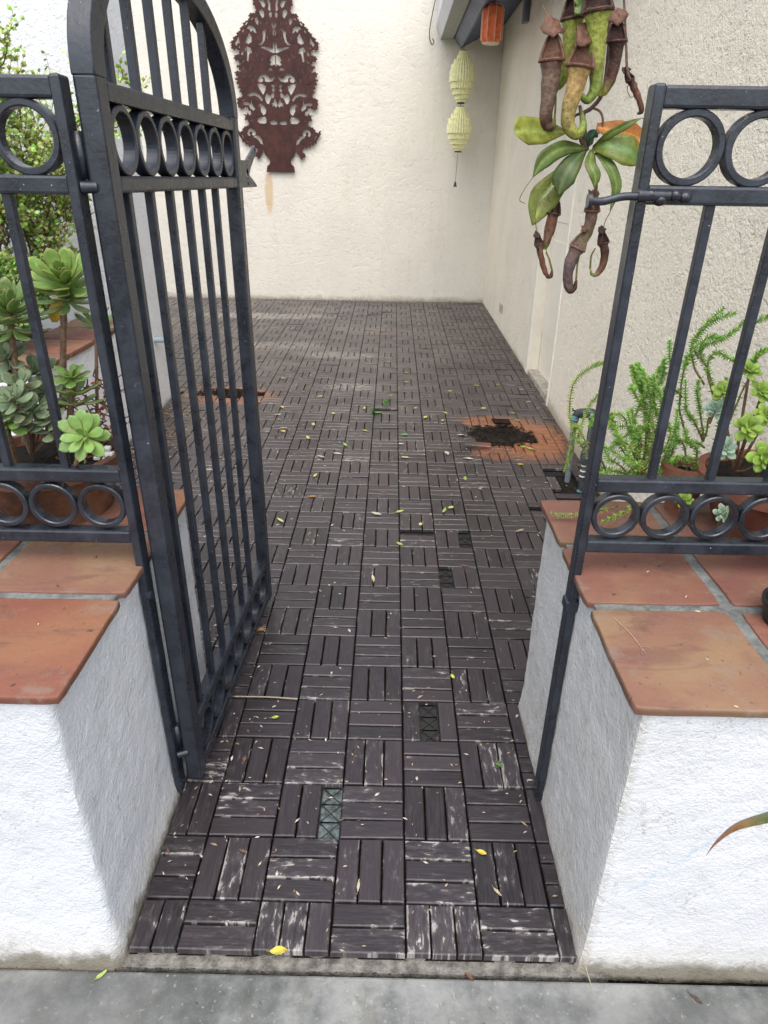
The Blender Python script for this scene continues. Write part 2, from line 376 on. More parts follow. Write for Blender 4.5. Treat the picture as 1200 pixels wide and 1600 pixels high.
M_wire = simple('dark_wire', (.05, .045, .045), .6, var=.1, bump=0)
M_pvc = simple('weathered_grey_pvc', (.15, .18, .20), .6, var=.35, nscale=30, bump=.3)
M_valve = simple('dark_brass_valve', (.06, .075, .075), .5, var=.5, nscale=40, bump=.5, metal=.3)
M_teal = simple('blue_primer', (.10, .25, .30), .6, var=.5, nscale=40, bump=.3)
M_band = simple('white_tape', (.6, .6, .6), .7, var=.2)
M_black = simple('black_pot', (.012, .012, .014), .4, var=.2)

# ------------------------------------------------------------------ setting: ground, sidewalk
b = MB(); b.box((-14, -12, -.34), (14, 12, -.30)); o = b.build('ground', M_dirt); tag(o, 'dark soil ground under the yard', kind='structure')
b = MB(); b.box((-8, -6, -.30), (8, -.127, -.034), .005); o = b.build('sidewalk', M_conc); tag(o, 'grey speckled concrete sidewalk before the gate', kind='structure')
b = MB()
nx = 60                                                        # rough little concrete sill between sidewalk and deck
prof = [(-.1195, -.10), (-.1195, -.036), (-.117, -.030), (-.110, -.0275), (-.096, -.026), (-.088, -.045)]
V = []; Fc = []
for i in range(nx+1):
    x = -.60+i*1.0/nx
    for (y, z) in prof:
        V.append((x, y+.002*noise.noise(Vector((x*25, y*30, 1))), z+.005*noise.noise(Vector((x*22, y*60, 3)))))
for i in range(nx):
    for k in range(len(prof)-1): Fc.append((i*6+k, (i+1)*6+k, (i+1)*6+k+1, i*6+k+1))
b.add(V, Fc); o = b.build('threshold', simple('rough_dark_concrete', (.15, .14, .12), .9, var=.55, nscale=35, bump=.8, bd=.006)); tag(o, 'rough concrete threshold strip in front of the deck', kind='structure')

# ------------------------------------------------------------------ deck
Q = 0.1524
deck = empty('deck', (0, 0, 0), label='dark brown parquet deck of small wooden slats', kind='structure')
def strip(x0, x1, y0, y1, name, mat, dz):
    b = MB(); n = 24; V = []; Fc = []
    for i in range(n+1):
        y = y0+(y1-y0)*i/n
        V += [(x0, y, zf(y)+dz), (x1, y, zf(y)+dz)]
    for i in range(n): Fc.append((2*i, 2*i+1, 2*i+3, 2*i+2))
    b.add(V, Fc); return b.build(name, mat, deck)
strip(-.62, .36, -.100, .64, 'base_sheet', M_dirt, -.026)
strip(-1.55, 1.02, .6401, 7.1, 'base_sheet', M_dirt, -.026)
strip(-4.6, -1.5501, 3.2, 7.1, 'base_sheet', M_dirt, -.026)
missing = {(-2, 1, 2), (0, 3, 1), (0, 10, 2), (1, 8, 0), (5, 15, 1), (1, 10, 2), (5, 13, 0), (6, 13, 1), (4, 12, 1), (5, 12, 0), (-1, 21, 1)}
PITS = [(.600, 2.85, .200, .165), (-1.17, 3.55, .22, .085)]
def inpit(x, y, g=1.0):
    for (px, py, rx, ry) in PITS:
        if ((x-px)/(rx*g))**2+((y-py)/(ry*g))**2 < 1+.25*noise.noise(Vector((x*15, y*15, 0))): return True
    return False
def bounds(y):
    if y < .612: return -.550, .338
    if y < .655: return -.545, .995
    if y < 3.575: return -1.515, .995
    return -4.4, .995
slats = []
for j in range(-1, 46):
    for i in range(-29, 7):
        hor = (i+j) % 2 == 0
        for k in range(3):
            g = .0023
            if hor: x0, x1, y0, y1 = i*Q+g, (i+1)*Q-g, j*Q+k*Q/3+g, j*Q+(k+1)*Q/3-g
            else: x0, x1, y0, y1 = i*Q+k*Q/3+g, i*Q+(k+1)*Q/3-g, j*Q+g, (j+1)*Q-g
            y0 = max(y0, -.1015)
            if y1-y0 < .012: continue
            if j == -1 and hor and k == 0: continue
            if j == -1 and hor and k == 1: y0 = -.1015
            bx0, bx1 = bounds((y0+y1)/2)
            x0 = max(x0, bx0); x1 = min(x1, bx1); y1 = min(y1, 7.045)
            if x1 > .345 and y0 < .612: y0 = .612
            if x0 < -.56 and y0 < .655: y0 = .655
            if x0 < -1.52 and y0 < 3.575: y0 = 3.575
            if x1-x0 < .03 and x1 < .345 and y1 > .60 and y0 < .62: y1 = .60
            if x1-x0 < .010 or y1-y0 < .010: continue
            if (i, j, k) in missing: continue
            cx, cy = (x0+x1)/2, (y0+y1)/2
            if inpit(cx, cy): continue
            if cx > .80 and cx < .93 and 2.09 < cy < 2.33 and random.random() < .75: continue
            slats.append((x0, x1, y0, y1, hor, i, j, k))
def slat_geo(s, rnd):
    x0, x1, y0, y1, hor, i, j, k = s
    z = rnd.uniform(-.0014, .0014); ch = .0024; T = .017
    tx, ty = rnd.uniform(-.010, .010), rnd.uniform(-.010, .010); ra = rnd.uniform(-.010, .010)
    if j > 12 and rnd.random() < .06: z -= .003; tx *= 4
    cx, cy = (x0+x1)/2, (y0+y1)/2
    V = []; U1 = []; U2 = []
    ox, oy = rnd.uniform(0, 40), rnd.uniform(0, 40)
    for (ins, zz) in ((0, -T), (0, -ch), (ch, 0)):
        for (sx, sy) in ((0, 0), (1, 0), (1, 1), (0, 1)):
            x = (x0+ins, x1-ins)[sx]; y = (y0+ins, y1-ins)[sy]
            l, w_ = (x-x0, y-y0) if hor else (y-y0, x-x0); LL, WW = (x1-x0, y1-y0) if hor else (y1-y0, x1-x0)
            U1.append((ox+l, oy+w_)); U2.append((l/LL, w_/WW))
            dx, dy = x-cx, y-cy
            V.append((x-dy*ra, y+dx*ra, zf(y)+z+zz+dx*tx+dy*ty))
    Fc = [(0, 1, 5, 4), (1, 2, 6, 5), (2, 3, 7, 6), (3, 0, 4, 7), (4, 5, 9, 8), (5, 6, 10, 9), (6, 7, 11, 10), (7, 4, 8, 11), (8, 9, 10, 11)]
    rust_ = 0
    d = math.hypot((cx-.68)/.34, (cy-2.82)/.33); d2 = math.hypot((cx+1.15)/.36, (cy-3.5)/.20)
    d += .25*noise.noise(Vector((cx*6, cy*6, 2))); d2 += .3*noise.noise(Vector((cx*6, cy*6, 5)))
    rust_ = max(0, min(1, (1.05-d)*3)) if cx > .1 else 0
    if cx > .1: rust_ *= .35 if cx < .5 else 1
    rust_ = max(rust_, .8*max(0, min(1, (1.0-d2)*2.5)))
    wear = max(0, rnd.gauss(.30, .17)); wear = wear if rnd.random() < .86 else rnd.uniform(.5, .85)
    if j == -1: wear = rnd.uniform(.35, .85)
    if j >= 4: wear *= .8
    return V, Fc, U1, U2, (rnd.random(), min(1, wear), rust_)
def mesh_from(name, items):
    V = []; Fc = []; U1 = []; U2 = []; C = []
    for (v, f, a, b_, c) in items:
        n = len(V); V += v; Fc += [tuple(q+n for q in t) for t in f]; U1 += a; U2 += b_; C += [c]*len(v)
    me = bpy.data.meshes.new(name); me.from_pydata(V, [], Fc)
    li = [l.vertex_index for l in me.loops]
    for nm, U in (('grain', U1), ('edge', U2)):
        uv = me.uv_layers.new(name=nm); buf = []
        for q in li: buf += U[q]
        uv.data.foreach_set('uv', buf)
    ca = me.color_attributes.new('tint', 'FLOAT_COLOR', 'POINT'); buf = []
    for c in C: buf += [*c, 1]
    ca.data.foreach_set('color', buf); me.update(); return me
def scr_area(s):
    x0, x1, y0, y1 = s[:4]; q = [proj((x, y, zf(y))) for x, y in ((x0, y0), (x1, y0), (x1, y1), (x0, y1))]
    A = abs(sum(q[i][0]*q[(i+1) % 4][1]-q[(i+1) % 4][0]*q[i][1] for i in range(4)))/2
    inside = 0 < q[0][0] < 1200 and 0 < q[0][1] < 1600
    return A if inside else 0
slats.sort(key=scr_area, reverse=True)
rnd = random.Random(11)
for s in slats[:300]: link('slat', mesh_from('slat', [slat_geo(s, rnd)]), M_wood, deck)
o = link('far_slats', mesh_from('far_slats', [slat_geo(s, rnd) for s in slats[300:]]), M_wood, deck); o['kind'] = 'stuff'
# open plastic lattice where slats are gone
gl = MB(); grit = MB()
for (i, j, k) in missing:
    hor = (i+j) % 2 == 0
    if hor: x0, x1, y0, y1 = i*Q, (i+1)*Q, j*Q+k*Q/3, j*Q+(k+1)*Q/3
    else: x0, x1, y0, y1 = i*Q+k*Q/3, i*Q+(k+1)*Q/3, j*Q, (j+1)*Q
    z = zf(y0)-.0135; n = 3; w_ = .0011
    def bar(p, q): gl.tube([(p[0], p[1], z), (q[0], q[1], z)], w_*1.2, 4)
    for t in range(n):
        if hor: a0, a1 = x0+(x1-x0)*t/n, x0+(x1-x0)*(t+1)/n; c4 = [(a0, y0), (a1, y0), (a1, y1), (a0, y1)]
        else: a0, a1 = y0+(y1-y0)*t/n, y0+(y1-y0)*(t+1)/n; c4 = [(x0, a0), (x1, a0), (x1, a1), (x0, a1)]
        bar(c4[0], c4[2]); bar(c4[1], c4[3]); bar(c4[0], c4[1]); bar(c4[0], c4[3]); bar(c4[1], c4[2]); bar(c4[2], c4[3])
    pale = (i, j) == (-2, 1)
    grit.box((x0, y0, z-.011), (x1, y1, z-.006), c=((.9, 1, 1) if pale else (.12, .10, .09)))
gl.build('plastic_lattice', M_plastic, deck)
gm = Mat('grit_in_slots', .9); gm.col(gm.mix(gm.rng(gm.noise(gm.pos(), 60, 5, .7), .3, .7), (0.03, .028, .025), gm.mix(1, (.17, .20, .20), gm.attr('tint').outputs['Color'], 'MULTIPLY')))
grit.build('slot_grit', gm.m, deck)

# the two crumbling pits: dark soil, rotten chips, a loose slat
def pit(px, py, rx, ry, label, h):
    b = MB(); n = 26; rows = 9; V = [(px, py, zf(py)+h*.4)]; Fc = []
    for r in range(1, rows+1):
        for k in range(n):
            an = 2*math.pi*k/n; rr = r/rows*(1.05+.16*noise.noise(Vector((math.cos(an)*3, math.sin(an)*3, px))))
            x, y = px+rx*rr*math.cos(an), py+ry*rr*math.sin(an)
            fall = 1-(r/rows)**3
            V.append((x, y, zf(y)-.012+(h+.02*noise.noise(Vector((x*20, y*20, 3)))+.012*noise.noise(Vector((x*60, y*60, 3))))*fall))
    for k in range(n): Fc.append((0, 1+k, 1+(k+1) % n))
    for r in range(rows-1):
        for k in range(n): Fc.append((1+r*n+k, 1+(r+1)*n+k, 1+(r+1)*n+(k+1) % n, 1+r*n+(k+1) % n))
    b.add(V, Fc)
    for q in range(260):
        an = random.uniform(0, 6.28); rr = random.random()**.6*1.15; x, y = px+rx*rr*math.cos(an), py+ry*rr*math.sin(an)
        l = random.uniform(.006, .03); dr = Vector((random.uniform(-1, 1), random.uniform(-1, 1), random.uniform(-.3, .6))).normalized()*l
        z = zf(y)+.004+h*max(0, 1-rr**2)*.8; p = Vector((x, y, z))
        b.tube([p-dr/2, p+dr/2], random.uniform(.0012, .0035), 4)
    o = b.build('soil_heap', M_dirt); tag(o, label, 'soil', kind='stuff'); return o
pit(*PITS[0], 'black crumbled soil and rot in the orange stained hole near the right wall', .030)
pit(*PITS[1], 'dark rotten hole in the deck seen through the open gate bars', .012)
ls = mesh_from('loose_slat', [slat_geo((-.072, .072, -.023, .023, True, 0, 20, 0), rnd)])
for v in ls.vertices: v.co.z += -zf(0)
o = link('loose_slat', ls, M_wood); o.location = (.455, 2.665, zf(2.67)+.020); o.rotation_euler = (.12, .05, -.10); tag(o, 'loose weathered slat lying across the front of the soil hole', 'wood slat')
b = MB(); b.box((-.07, -.02, -.006), (.07, .02, .006), .002); o = b.build('wood_chip', M_dirt); o.location = (.62, 2.93, .075); o.rotation_euler = (.5, .2, .6); tag(o, 'rotten black wood lump on top of the soil heap', 'wood')

# ------------------------------------------------------------------ stucco blocks with uneven, rounded arrises
def stucco_block(name, x0, x1, y0, y1, z0, z1, res, r, amp, mat, parent=None, flare=0.0):
    bm = bmesh.new(); N = [max(1, int((q1-q0)/res)) for q0, q1 in ((x0, x1), (y0, y1), (z0, z1))]
    lo = Vector((x0, y0, z0)); hi = Vector((x1, y1, z1)); idx = {}
    def vert(i, j, k):
        key = (i, j, k)
        if key not in idx:
            p = Vector((x0+(x1-x0)*i/N[0], y0+(y1-y0)*j/N[1], z0+(z1-z0)*k/N[2]))
            c = Vector([min(max(p[q], lo[q]+r), hi[q]-r) for q in range(3)]); d = p-c
            nrm = d.normalized() if d.length > 1e-6 else Vector((0, 0, 1))
            if d.length > 1e-6: p = c+nrm*r
            nn = noise.noise(p*7)*1.2+noise.noise(p*22)*.9+max(-.2, noise.noise(p*48))*.8
            p = p+nrm*(nn*amp)
            if flare and p.z < .12: p = p+Vector((nrm.x, nrm.y, 0))*(flare*(1-p.z/.12)**2)
            idx[key] = bm.verts.new(p)
        return idx[key]
    nx_, ny_, nz_ = N
    def face(*q):
        try: bm.faces.new(q)
        except ValueError: pass
    for i in range(nx_):
        for k in range(nz_):
            face(vert(i, 0, k), vert(i+1, 0, k), vert(i+1, 0, k+1), vert(i, 0, k+1))
            face(vert(i, ny_, k), vert(i, ny_, k+1), vert(i+1, ny_, k+1), vert(i+1, ny_, k))
    for j in range(ny_):
        for k in range(nz_):
            face(vert(0, j, k), vert(0, j, k+1), vert(0, j+1, k+1), vert(0, j+1, k))
            face(vert(nx_, j, k), vert(nx_, j+1, k), vert(nx_, j+1, k+1), vert(nx_, j, k+1))
    for i in range(nx_):
        for j in range(ny_):
            face(vert(i, j, nz_), vert(i+1, j, nz_), vert(i+1, j+1, nz_), vert(i, j+1, nz_))
    me = bpy.data.meshes.new(name); bm.to_mesh(me); bm.free()
    o = link(name, me, mat, parent, True); return o
def tile_mesh(w_, d, h, seed, tint):
    """hand-made clay tile: wavy outline, rounded top arris"""
    b = MB(); n = 12; pts = []
    for side in range(4):
        for k in range(n):
            t = k/n
            p = [(t, 0), (1, t), (1-t, 1), (0, 1-t)][side]; x, y = (p[0]-.5)*w_, (p[1]-.5)*d
            cr = .008
            cx = max(-w_/2+cr, min(w_/2-cr, x)); cy = max(-d/2+cr, min(d/2-cr, y))
            if abs(x) > w_/2-cr and abs(y) > d/2-cr:
                v = Vector((x-cx, y-cy)); v = v.normalized()*cr if v.length > 0 else v; x, y = cx+v.x, cy+v.y
            q = 1+.012*noise.noise(Vector((x*14+seed, y*14, seed)))+.007*noise.noise(Vector((x*70+seed, y*70, seed))); pts.append((x*q, y*q))
    m_ = len(pts); V = []; Fc = []
    for ins, z in ((0, 0), (0, h*.55), (.0006, h*.86), (.0018, h*.975), (.0035, h)):
        for (x, y) in pts:
            fx = 1-ins*2/w_; fy = 1-ins*2/d; V.append((x*fx, y*fy, z+(.0012*noise.noise(Vector((x*9, y*9, seed))) if z >= h*.8 else 0)))
    for r in range(4):
        for k in range(m_): Fc.append((r*m_+k, r*m_+(k+1) % m_, (r+1)*m_+(k+1) % m_, (r+1)*m_+k))
    Fc.append(tuple(4*m_+k for k in range(m_)))
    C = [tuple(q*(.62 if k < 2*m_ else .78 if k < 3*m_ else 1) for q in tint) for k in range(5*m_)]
    b.add(V, Fc, C); return b.mesh('tile')
def tiles(parent, cells, z, h=.024):
    for n, (x0, x1, y0, y1, tint) in enumerate(cells):
        me = tile_mesh(x1-x0, y1-y0, h, n*3.7+x0, tint)
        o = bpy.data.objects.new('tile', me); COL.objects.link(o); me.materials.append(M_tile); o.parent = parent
        for p in me.polygons: p.use_smooth = True
        o.location = Vector(((x0+x1)/2, (y0+y1)/2, z+random.uniform(-.001, .001)))-parent.location
        o.rotation_euler = (random.uniform(-.004, .004), random.uniform(-.004, .004), random.uniform(-.008, .008))
def grout(parent, x0, x1, y0, y1, z0, z1):
    b = MB(); b.box((x0, y0, z0), (x1, y1, z1), .003); return b.build('grout', M_grout, parent)

T = [(1, 1, 1), (1.1, 1.0, .9), (.85, .75, .75), (1.0, 1.15, 1.05), (1.15, .95, .9), (.9, .8, .85)]
pl = empty('planter_wall', (-1.2, .25, 0), label='low white stucco wall with terracotta tile top left of the gate', cat='planter wall')
stucco_block('wall', -1.95, -.568, -.108, .628, -.06, .646, .011, .011, .0020, M_planter_l, pl, .010)
cells = []
for ci, (a_, c_) in enumerate(((-.826, -.549), (-1.115, -.845), (-1.40, -1.134), (-1.69, -1.42), (-1.96, -1.71))):
    for ri, (p_, q_) in enumerate(((-.118, .146), (.168, .396), (.418, .640))):
        cells.append((a_, c_, p_, q_, [(1.05, .82, .72), (1.0, 1.02, .95), (1.15, 1.0, .9)][ri] if ci == 0 else T[(ci*3+ri) % 6]))
tiles(pl, cells, .644, .0135)
grout(pl, -1.95, -.566, -.107, .630, .640, .6525)
pr = empty('planter_wall', (.68, .25, 0), label='low white stucco wall with terracotta tile top right of the gate', cat='planter wall')
stucco_block('wall', .345, 1.0, -.104, .608, -.06, .646, .011, .009, .0020, M_planter_r, pr, .006)
cells = []
for ci, (a_, c_) in enumerate(((.327, .582), (.606, .86), (.882, .998))):
    for ri, (p_, q_) in enumerate(((-.114, .146), (.170, .378), (.400, .618))):
        cells.append((a_, c_, p_, q_, [(1.05, 1.10, 1.0), (.95, .86, .84), (.92, .85, .85)][ri] if ci == 0 else T[(ci*2+ri+2) % 6]))
tiles(pr, cells, .644, .0135)
grout(pr, .342, .998, -.103, .608, .640, .6525)
# the farther bed wall with the same coping and the raised soil behind it
pf = empty('planter_wall', (-1.7, 2.4, 0), label='far low white wall with tile coping against the white building wing', cat='planter wall')
stucco_block('wall', -1.83, -1.535, 1.88, 3.00, -.05, .608, .03, .015, .003, M_left, pf)
tiles(pf, [(-1.84, -1.522, 1.87+.28*k, 2.135+.28*k, T[(k+3) % 6]) for k in range(4)], .608)
grout(pf, -1.83, -1.537, 1.885, 2.998, .604, .622)
b = MB(); b.box((-3.6, 1.88, -.1), (-1.831, 3.0, .55)); o = b.build('raised_bed', M_dirt); tag(o, 'raised bed of dark soil behind the far low wall', kind='structure')

# ------------------------------------------------------------------ buildings
wb = stucco_block('back_wall', -5.2, 1.25, 7.058, 7.30, -.1, 4.3, .15, .01, .003, M_back)
tag(wb, 'tall cream stucco wall closing the yard, rust streak below the wall art', 'wall')
hs_ = empty('house', (1.2, 3.5, 0), label='cream stucco house side with recessed door and blue grey eave', cat='house')
b = MB()
H = 2.9
b.box((1.0, -.09, -.1), (1.35, 3.43, H), .006); b.box((1.0, 4.29, -.1), (1.35, 7.056, H), .006); b.box((1.0, 3.43, 2.06), (1.35, 4.29, H))
b.build('wall', M_right, hs_)
b = MB(); b.box((1.085, 3.432, zf(3.4)+.03), (1.12, 4.27, 2.058)); b.box((1.078, 3.50, .35), (1.086, 4.20, 1.0), .003); b.box((1.078, 3.50, 1.12), (1.086, 4.20, 1.9), .003); b.build('door', M_door, hs_)
b = MB(); b.box((.994, 4.20, zf(4.2)-.02), (1.084, 4.285, 2.10), .004); b.box((.994, 3.415, zf(3.4)-.03), (1.084, 3.4295+.012, 2.10), .003); b.build('door_frame', M_wtrim, hs_)
b = MB(); b.box((1.006, 3.443, -.05), (1.09, 4.199, zf(3.8)+.035), .006); b.build('door_sill', simple('weathered_sill', (.42, .38, .31), .8, var=.4), hs_)
def extr(prof, y0, y1, name, mat):
    b = MB(); n = len(prof); V = [(x, y, z) for y in (y0, y1) for x, z in prof]
    b.add(V, [tuple(range(n)), tuple(range(n, 2*n))[::-1]]+[(i, (i+1) % n, n+(i+1) % n, n+i) for i in range(n)]); return b.build(name, mat, hs_, recalc=True)
EY0, EY1 = 2.6, 7.054
extr([(.330, 2.712), (.378, 2.598), (.383, 2.598), (.44, 3.05), (.36, 3.05)], EY0, EY1, 'fascia', M_fascia)
extr([(.3835, 2.5985), (.500, 2.598), (.560, 2.80), (.42, 2.80)], EY0, EY1, 'fascia_underside', simple('grey_green_board', (.34, .36, .33), .6, var=.1))
extr([(.502, 2.630), (.580, 2.520), (.600, 2.528), (.62, 2.80), (.565, 2.80)], EY0, EY1, 'edge_beam', M_soffit)
extr([(.602, 2.535), (.998, 2.722), (.998, 2.80), (.622, 2.80)], EY0, EY1, 'soffit', simple('shade_blue_boards', (.075, .10, .17), .7, var=.2, nscale=5))  # the shade under the eave is put into the boards' deep blue colour
extr([(.35, 3.052), (1.6, 3.30), (1.6, 3.36), (.33, 3.09)], EY0, EY1+.0, 'roof', simple('grey_roofing', (.16, .155, .15), .9, var=.3))
b = MB(); b.box((.955, 5.62, 2.50), (.9985, 5.72, 2.69), .004); b.build('bracket', M_soffit, hs_)
b = MB(); b.box((.988, 5.62, .235), (.9985, 5.76, .315), .003); b.build('outlet_plate', simple('beige_plate', (.5, .45, .36), .6), hs_)
# left white wing
lw = stucco_block('building_wing', -4.6, -1.535, 3.003, 3.565, -.05, 4.0, .06, .015, .0035, M_left)
tag(lw, 'white stucco end of the building wing behind the open gate', 'building')
b = MB(); b.tube([(-1.54, 3.30, .44), (-1.44, 3.30, .44)], .016, 12); b.tube([(-1.46, 3.30, .44), (-1.425, 3.30, .44)], .020, 12)
o = b.build('pipe_stub', simple('pale_blue_pipe', (.32, .42, .47), .5), smooth=False); tag(o, 'pale blue pipe stub sticking out of the white wing wall', 'pipe')

# ------------------------------------------------------------------ iron fence and gate
FY = .282                                                       # centre plane of the fence
def box_obj(name, a, b_, parent, bev=.003):
    q = MB(); q.box(a, b_, bev); return q.build(name, M_iron, parent)
def ring_mesh(R, r_in, th):
    b = MB(); n = 40; V = []; Fc = []
    pr_ = [(R, -th/2+.002), (R, th/2-.002), (R-.002, th/2), (r_in+.002, th/2), (r_in, th/2-.002), (r_in, -th/2+.002), (r_in+.002, -th/2), (R-.002, -th/2)]
    m_ = len(pr_)
    for k in range(n):
        an = 2*math.pi*k/n
        for (r, y) in pr_: V.append((r*math.cos(an), y, r*math.sin(an)))
    for k in range(n):
        for q in range(m_): Fc.append((k*m_+q, k*m_+(q+1) % m_, ((k+1) % n)*m_+(q+1) % m_, ((k+1) % n)*m_+q))
    b.add(V, Fc); me = b.mesh('ring'); me.materials.append(M_iron)
    bm = bmesh.new(); bm.from_mesh(me); bmesh.ops.recalc_face_normals(bm, faces=bm.faces[:]); bm.to_mesh(me); bm.free()
    return me
RT_, RB_ = ring_mesh(.0525, .0410, .024), ring_mesh(.0470, .0365, .024)
def ring(me, x, y, z, parent, rz=0):
    o = bpy.data.objects.new('ring', me); COL.objects.link(o); o.parent = parent; o.location = Vector((x, y, z))-parent.location; o.rotation_euler.z = rz
RAILS = [('rail', 1.468, 1.498), ('rail', 1.338, 1.366), ('rail', .840, .868), ('rail', .708, .736)]
def weld(pts, r, parent, name='weld_bead'):
    b = MB()
    for p in pts:
        prof = [(r*math.sin(a_)*(1+.1*random.random()), r*math.cos(a_)*.8) for a_ in [math.pi*k/6 for k in range(7)]]
        n0 = len(b.v); b.lathe([(max(.0002, q[0]), q[1]) for q in prof], p[0], p[1], 10)
        for k in range(n0, len(b.v)): v = b.v[k]; b.v[k] = (v[0], v[1], v[2]+p[2])
    return b.build(name, M_iron, parent, True)
def panel(name, label, xin, xout, sgn):
    e_ = empty(name, (xin, FY, 0), label=label, cat='fence', group='iron fence panels beside the gate')
    p0, p1 = (xin-.0085, xin+.0085)
    box_obj('post', (p0, FY-.0165, 0.0), (p1, FY+.0205, 1.500), e_, .0042)
    a_, c_ = (p1, xout) if sgn > 0 else (xout, p0)
    for nm, z0, z1 in RAILS: box_obj(nm, (a_-.001 if sgn > 0 else a_, FY-.0150, z0), (c_ if sgn > 0 else c_+.001, FY+.0150, z1), e_, .0048)
    x = xin+sgn*(.0085+.0525)
    while sgn*(x-xout) < -.02: ring(RT_, x, FY, 1.417, e_); x += sgn*.1055
    x = xin+sgn*(.0085+.0475)
    while sgn*(x-xout) < -.02: ring(RB_, x, FY, .788, e_); x += sgn*.0955
    x = xin+sgn*.113
    while sgn*(x-xout) < -.02: box_obj('baluster', (x-.0075, FY-.0075, .866), (x+.0075, FY+.0075, 1.340), e_, .0018); x += sgn*.111
    return e_
pL = panel('fence_panel', 'black iron fence panel left of the gate with rings and upright bars', -.556, -1.62, -1)
pR = panel('fence_panel', 'black iron fence panel right of the gate carrying the latch bolt', .334, .998, 1)
b = MB(); b.tube([(-.556, FY-.012, .587), (-.540, FY-.014, .587)], .009, 10); b.build('bolt_head', M_iron, pL, True)
b = MB(); b.box((.320, FY-.017, .565), (.352, FY+.017, .590), .004); b.build('collar', M_iron, pR)
b = MB()                                                       # latch bolt sticking out towards the opening
pp = smooth_path([(.325, FY-.018, 1.350), (.30, FY-.019, 1.349), (.272, FY-.020, 1.342), (.25, FY-.022, 1.343)], 8)
b.tube(pp, [.0060]*9, 10); b.tube([(.253, FY-.022, 1.343), (.2475, FY-.022, 1.343)], .0105, 12); b.tube([(.325, FY-.016, 1.351), (.375, FY-.016, 1.351)], [.0100, .0085], 10); b.build('latch_bolt', M_iron, pR, True)
weld([(.345, FY-.014, 1.352), (.362, FY-.015, 1.345), (.384, FY-.015, 1.352), (.40, FY-.013, 1.350)], .011, pR)

# gate swung inward: local s runs from hinge to free end
ga = math.radians(87.06); G0 = Vector((-.519, .290, 0))
gate = empty('gate', G0, label='open arched black iron gate swung into the yard', cat='gate'); gate.rotation_euler.z = ga
def gpart(name, mb, smooth=False, parent=None, recalc=False):
    me = mb.mesh(name)
    if recalc:
        bm = bmesh.new(); bm.from_mesh(me); bmesh.ops.recalc_face_normals(bm, faces=bm.faces[:]); bm.to_mesh(me); bm.free()
    o = bpy.data.objects.new(name, me); COL.objects.link(o); me.materials.append(M_iron); o.parent = parent or gate
    if smooth:
        for p in me.polygons: p.use_smooth = True
    return o
def gbox(name, s0, s1, z0, z1, th=.026, bev=.003):
    q = MB(); q.box((s0, -th/2, z0), (s1, th/2, z1), bev); return gpart(name, q)
GW = .812
gbox('stile', -.006, .036, .030, 1.503, .037, .0055)
gbox('stile', GW-.042, GW, .030, 1.503, .037, .0055)
# rounded arch of square tube
apex, half = 1.738, (GW+.007)/2; mid = (GW-.006)/2
outer = []; inner = []
NA = 56
for k in range(NA+1):
    an = math.pi*k/NA
    def pt(h, v): return (mid-h*math.copysign(abs(math.cos(an))**.88, math.cos(an)), 1.499+v*abs(math.sin(an))**.96)
    outer.append(pt(half, apex-1.503)); inner.append(pt(half-.043, apex-1.503-.040))
b = MB(); V = []; Fc = []
for (o_, i_) in zip(outer, inner):
    V += [(o_[0], -.019, o_[1]), (o_[0], .019, o_[1]), (i_[0], .019, i_[1]), (i_[0], -.019, i_[1])]
for k in range(NA):
    for q in range(4): Fc.append((k*4+q, k*4+(q+1) % 4, (k+1)*4+(q+1) % 4, (k+1)*4+q))
Fc += [(0, 1, 2, 3), (NA*4+3, NA*4+2, NA*4+1, NA*4)]
b.add(V, Fc); arch = gpart('arch', b, True, recalc=True); arch.data.set_sharp_from_angle(angle=math.radians(40))
md = arch.modifiers.new('bevel', 'BEVEL'); md.width = .003; md.segments = 2; md.limit_method = 'ANGLE'; md.angle_limit = math.radians(50)
for z0, z1 in ((1.470, 1.498), (1.340, 1.366), (.172, .200), (.034, .064)): gbox('rail', .0355, GW-.0415, z0, z1, .032, .0045)
for k in range(7):
    s_ = .0375+.0525+k*.1047
    for me, z in ((RT_, 1.418), ): 
        o = bpy.data.objects.new('ring', me); COL.objects.link(o); o.parent = gate; o.location = (s_, 0, z)
RG = ring_mesh(.0545, .043, .024)
for k in range(7):
    o = bpy.data.objects.new('ring', RG); COL.objects.link(o); o.parent = gate; o.location = (.0375+.0525+k*.1047, 0, .118)
def arch_z(s_):
    best = min(range(NA), key=lambda k: abs(inner[k][0]-s_)); return inner[best][1]+.012
for k in range(6):
    s_ = .090+.1047*k
    gbox('baluster', s_-.0078, s_+.0078, .198, 1.341, .0156, .0018)
    gbox('baluster', s_-.0078, s_+.0078, 1.497, arch_z(s_), .0156, .0018)
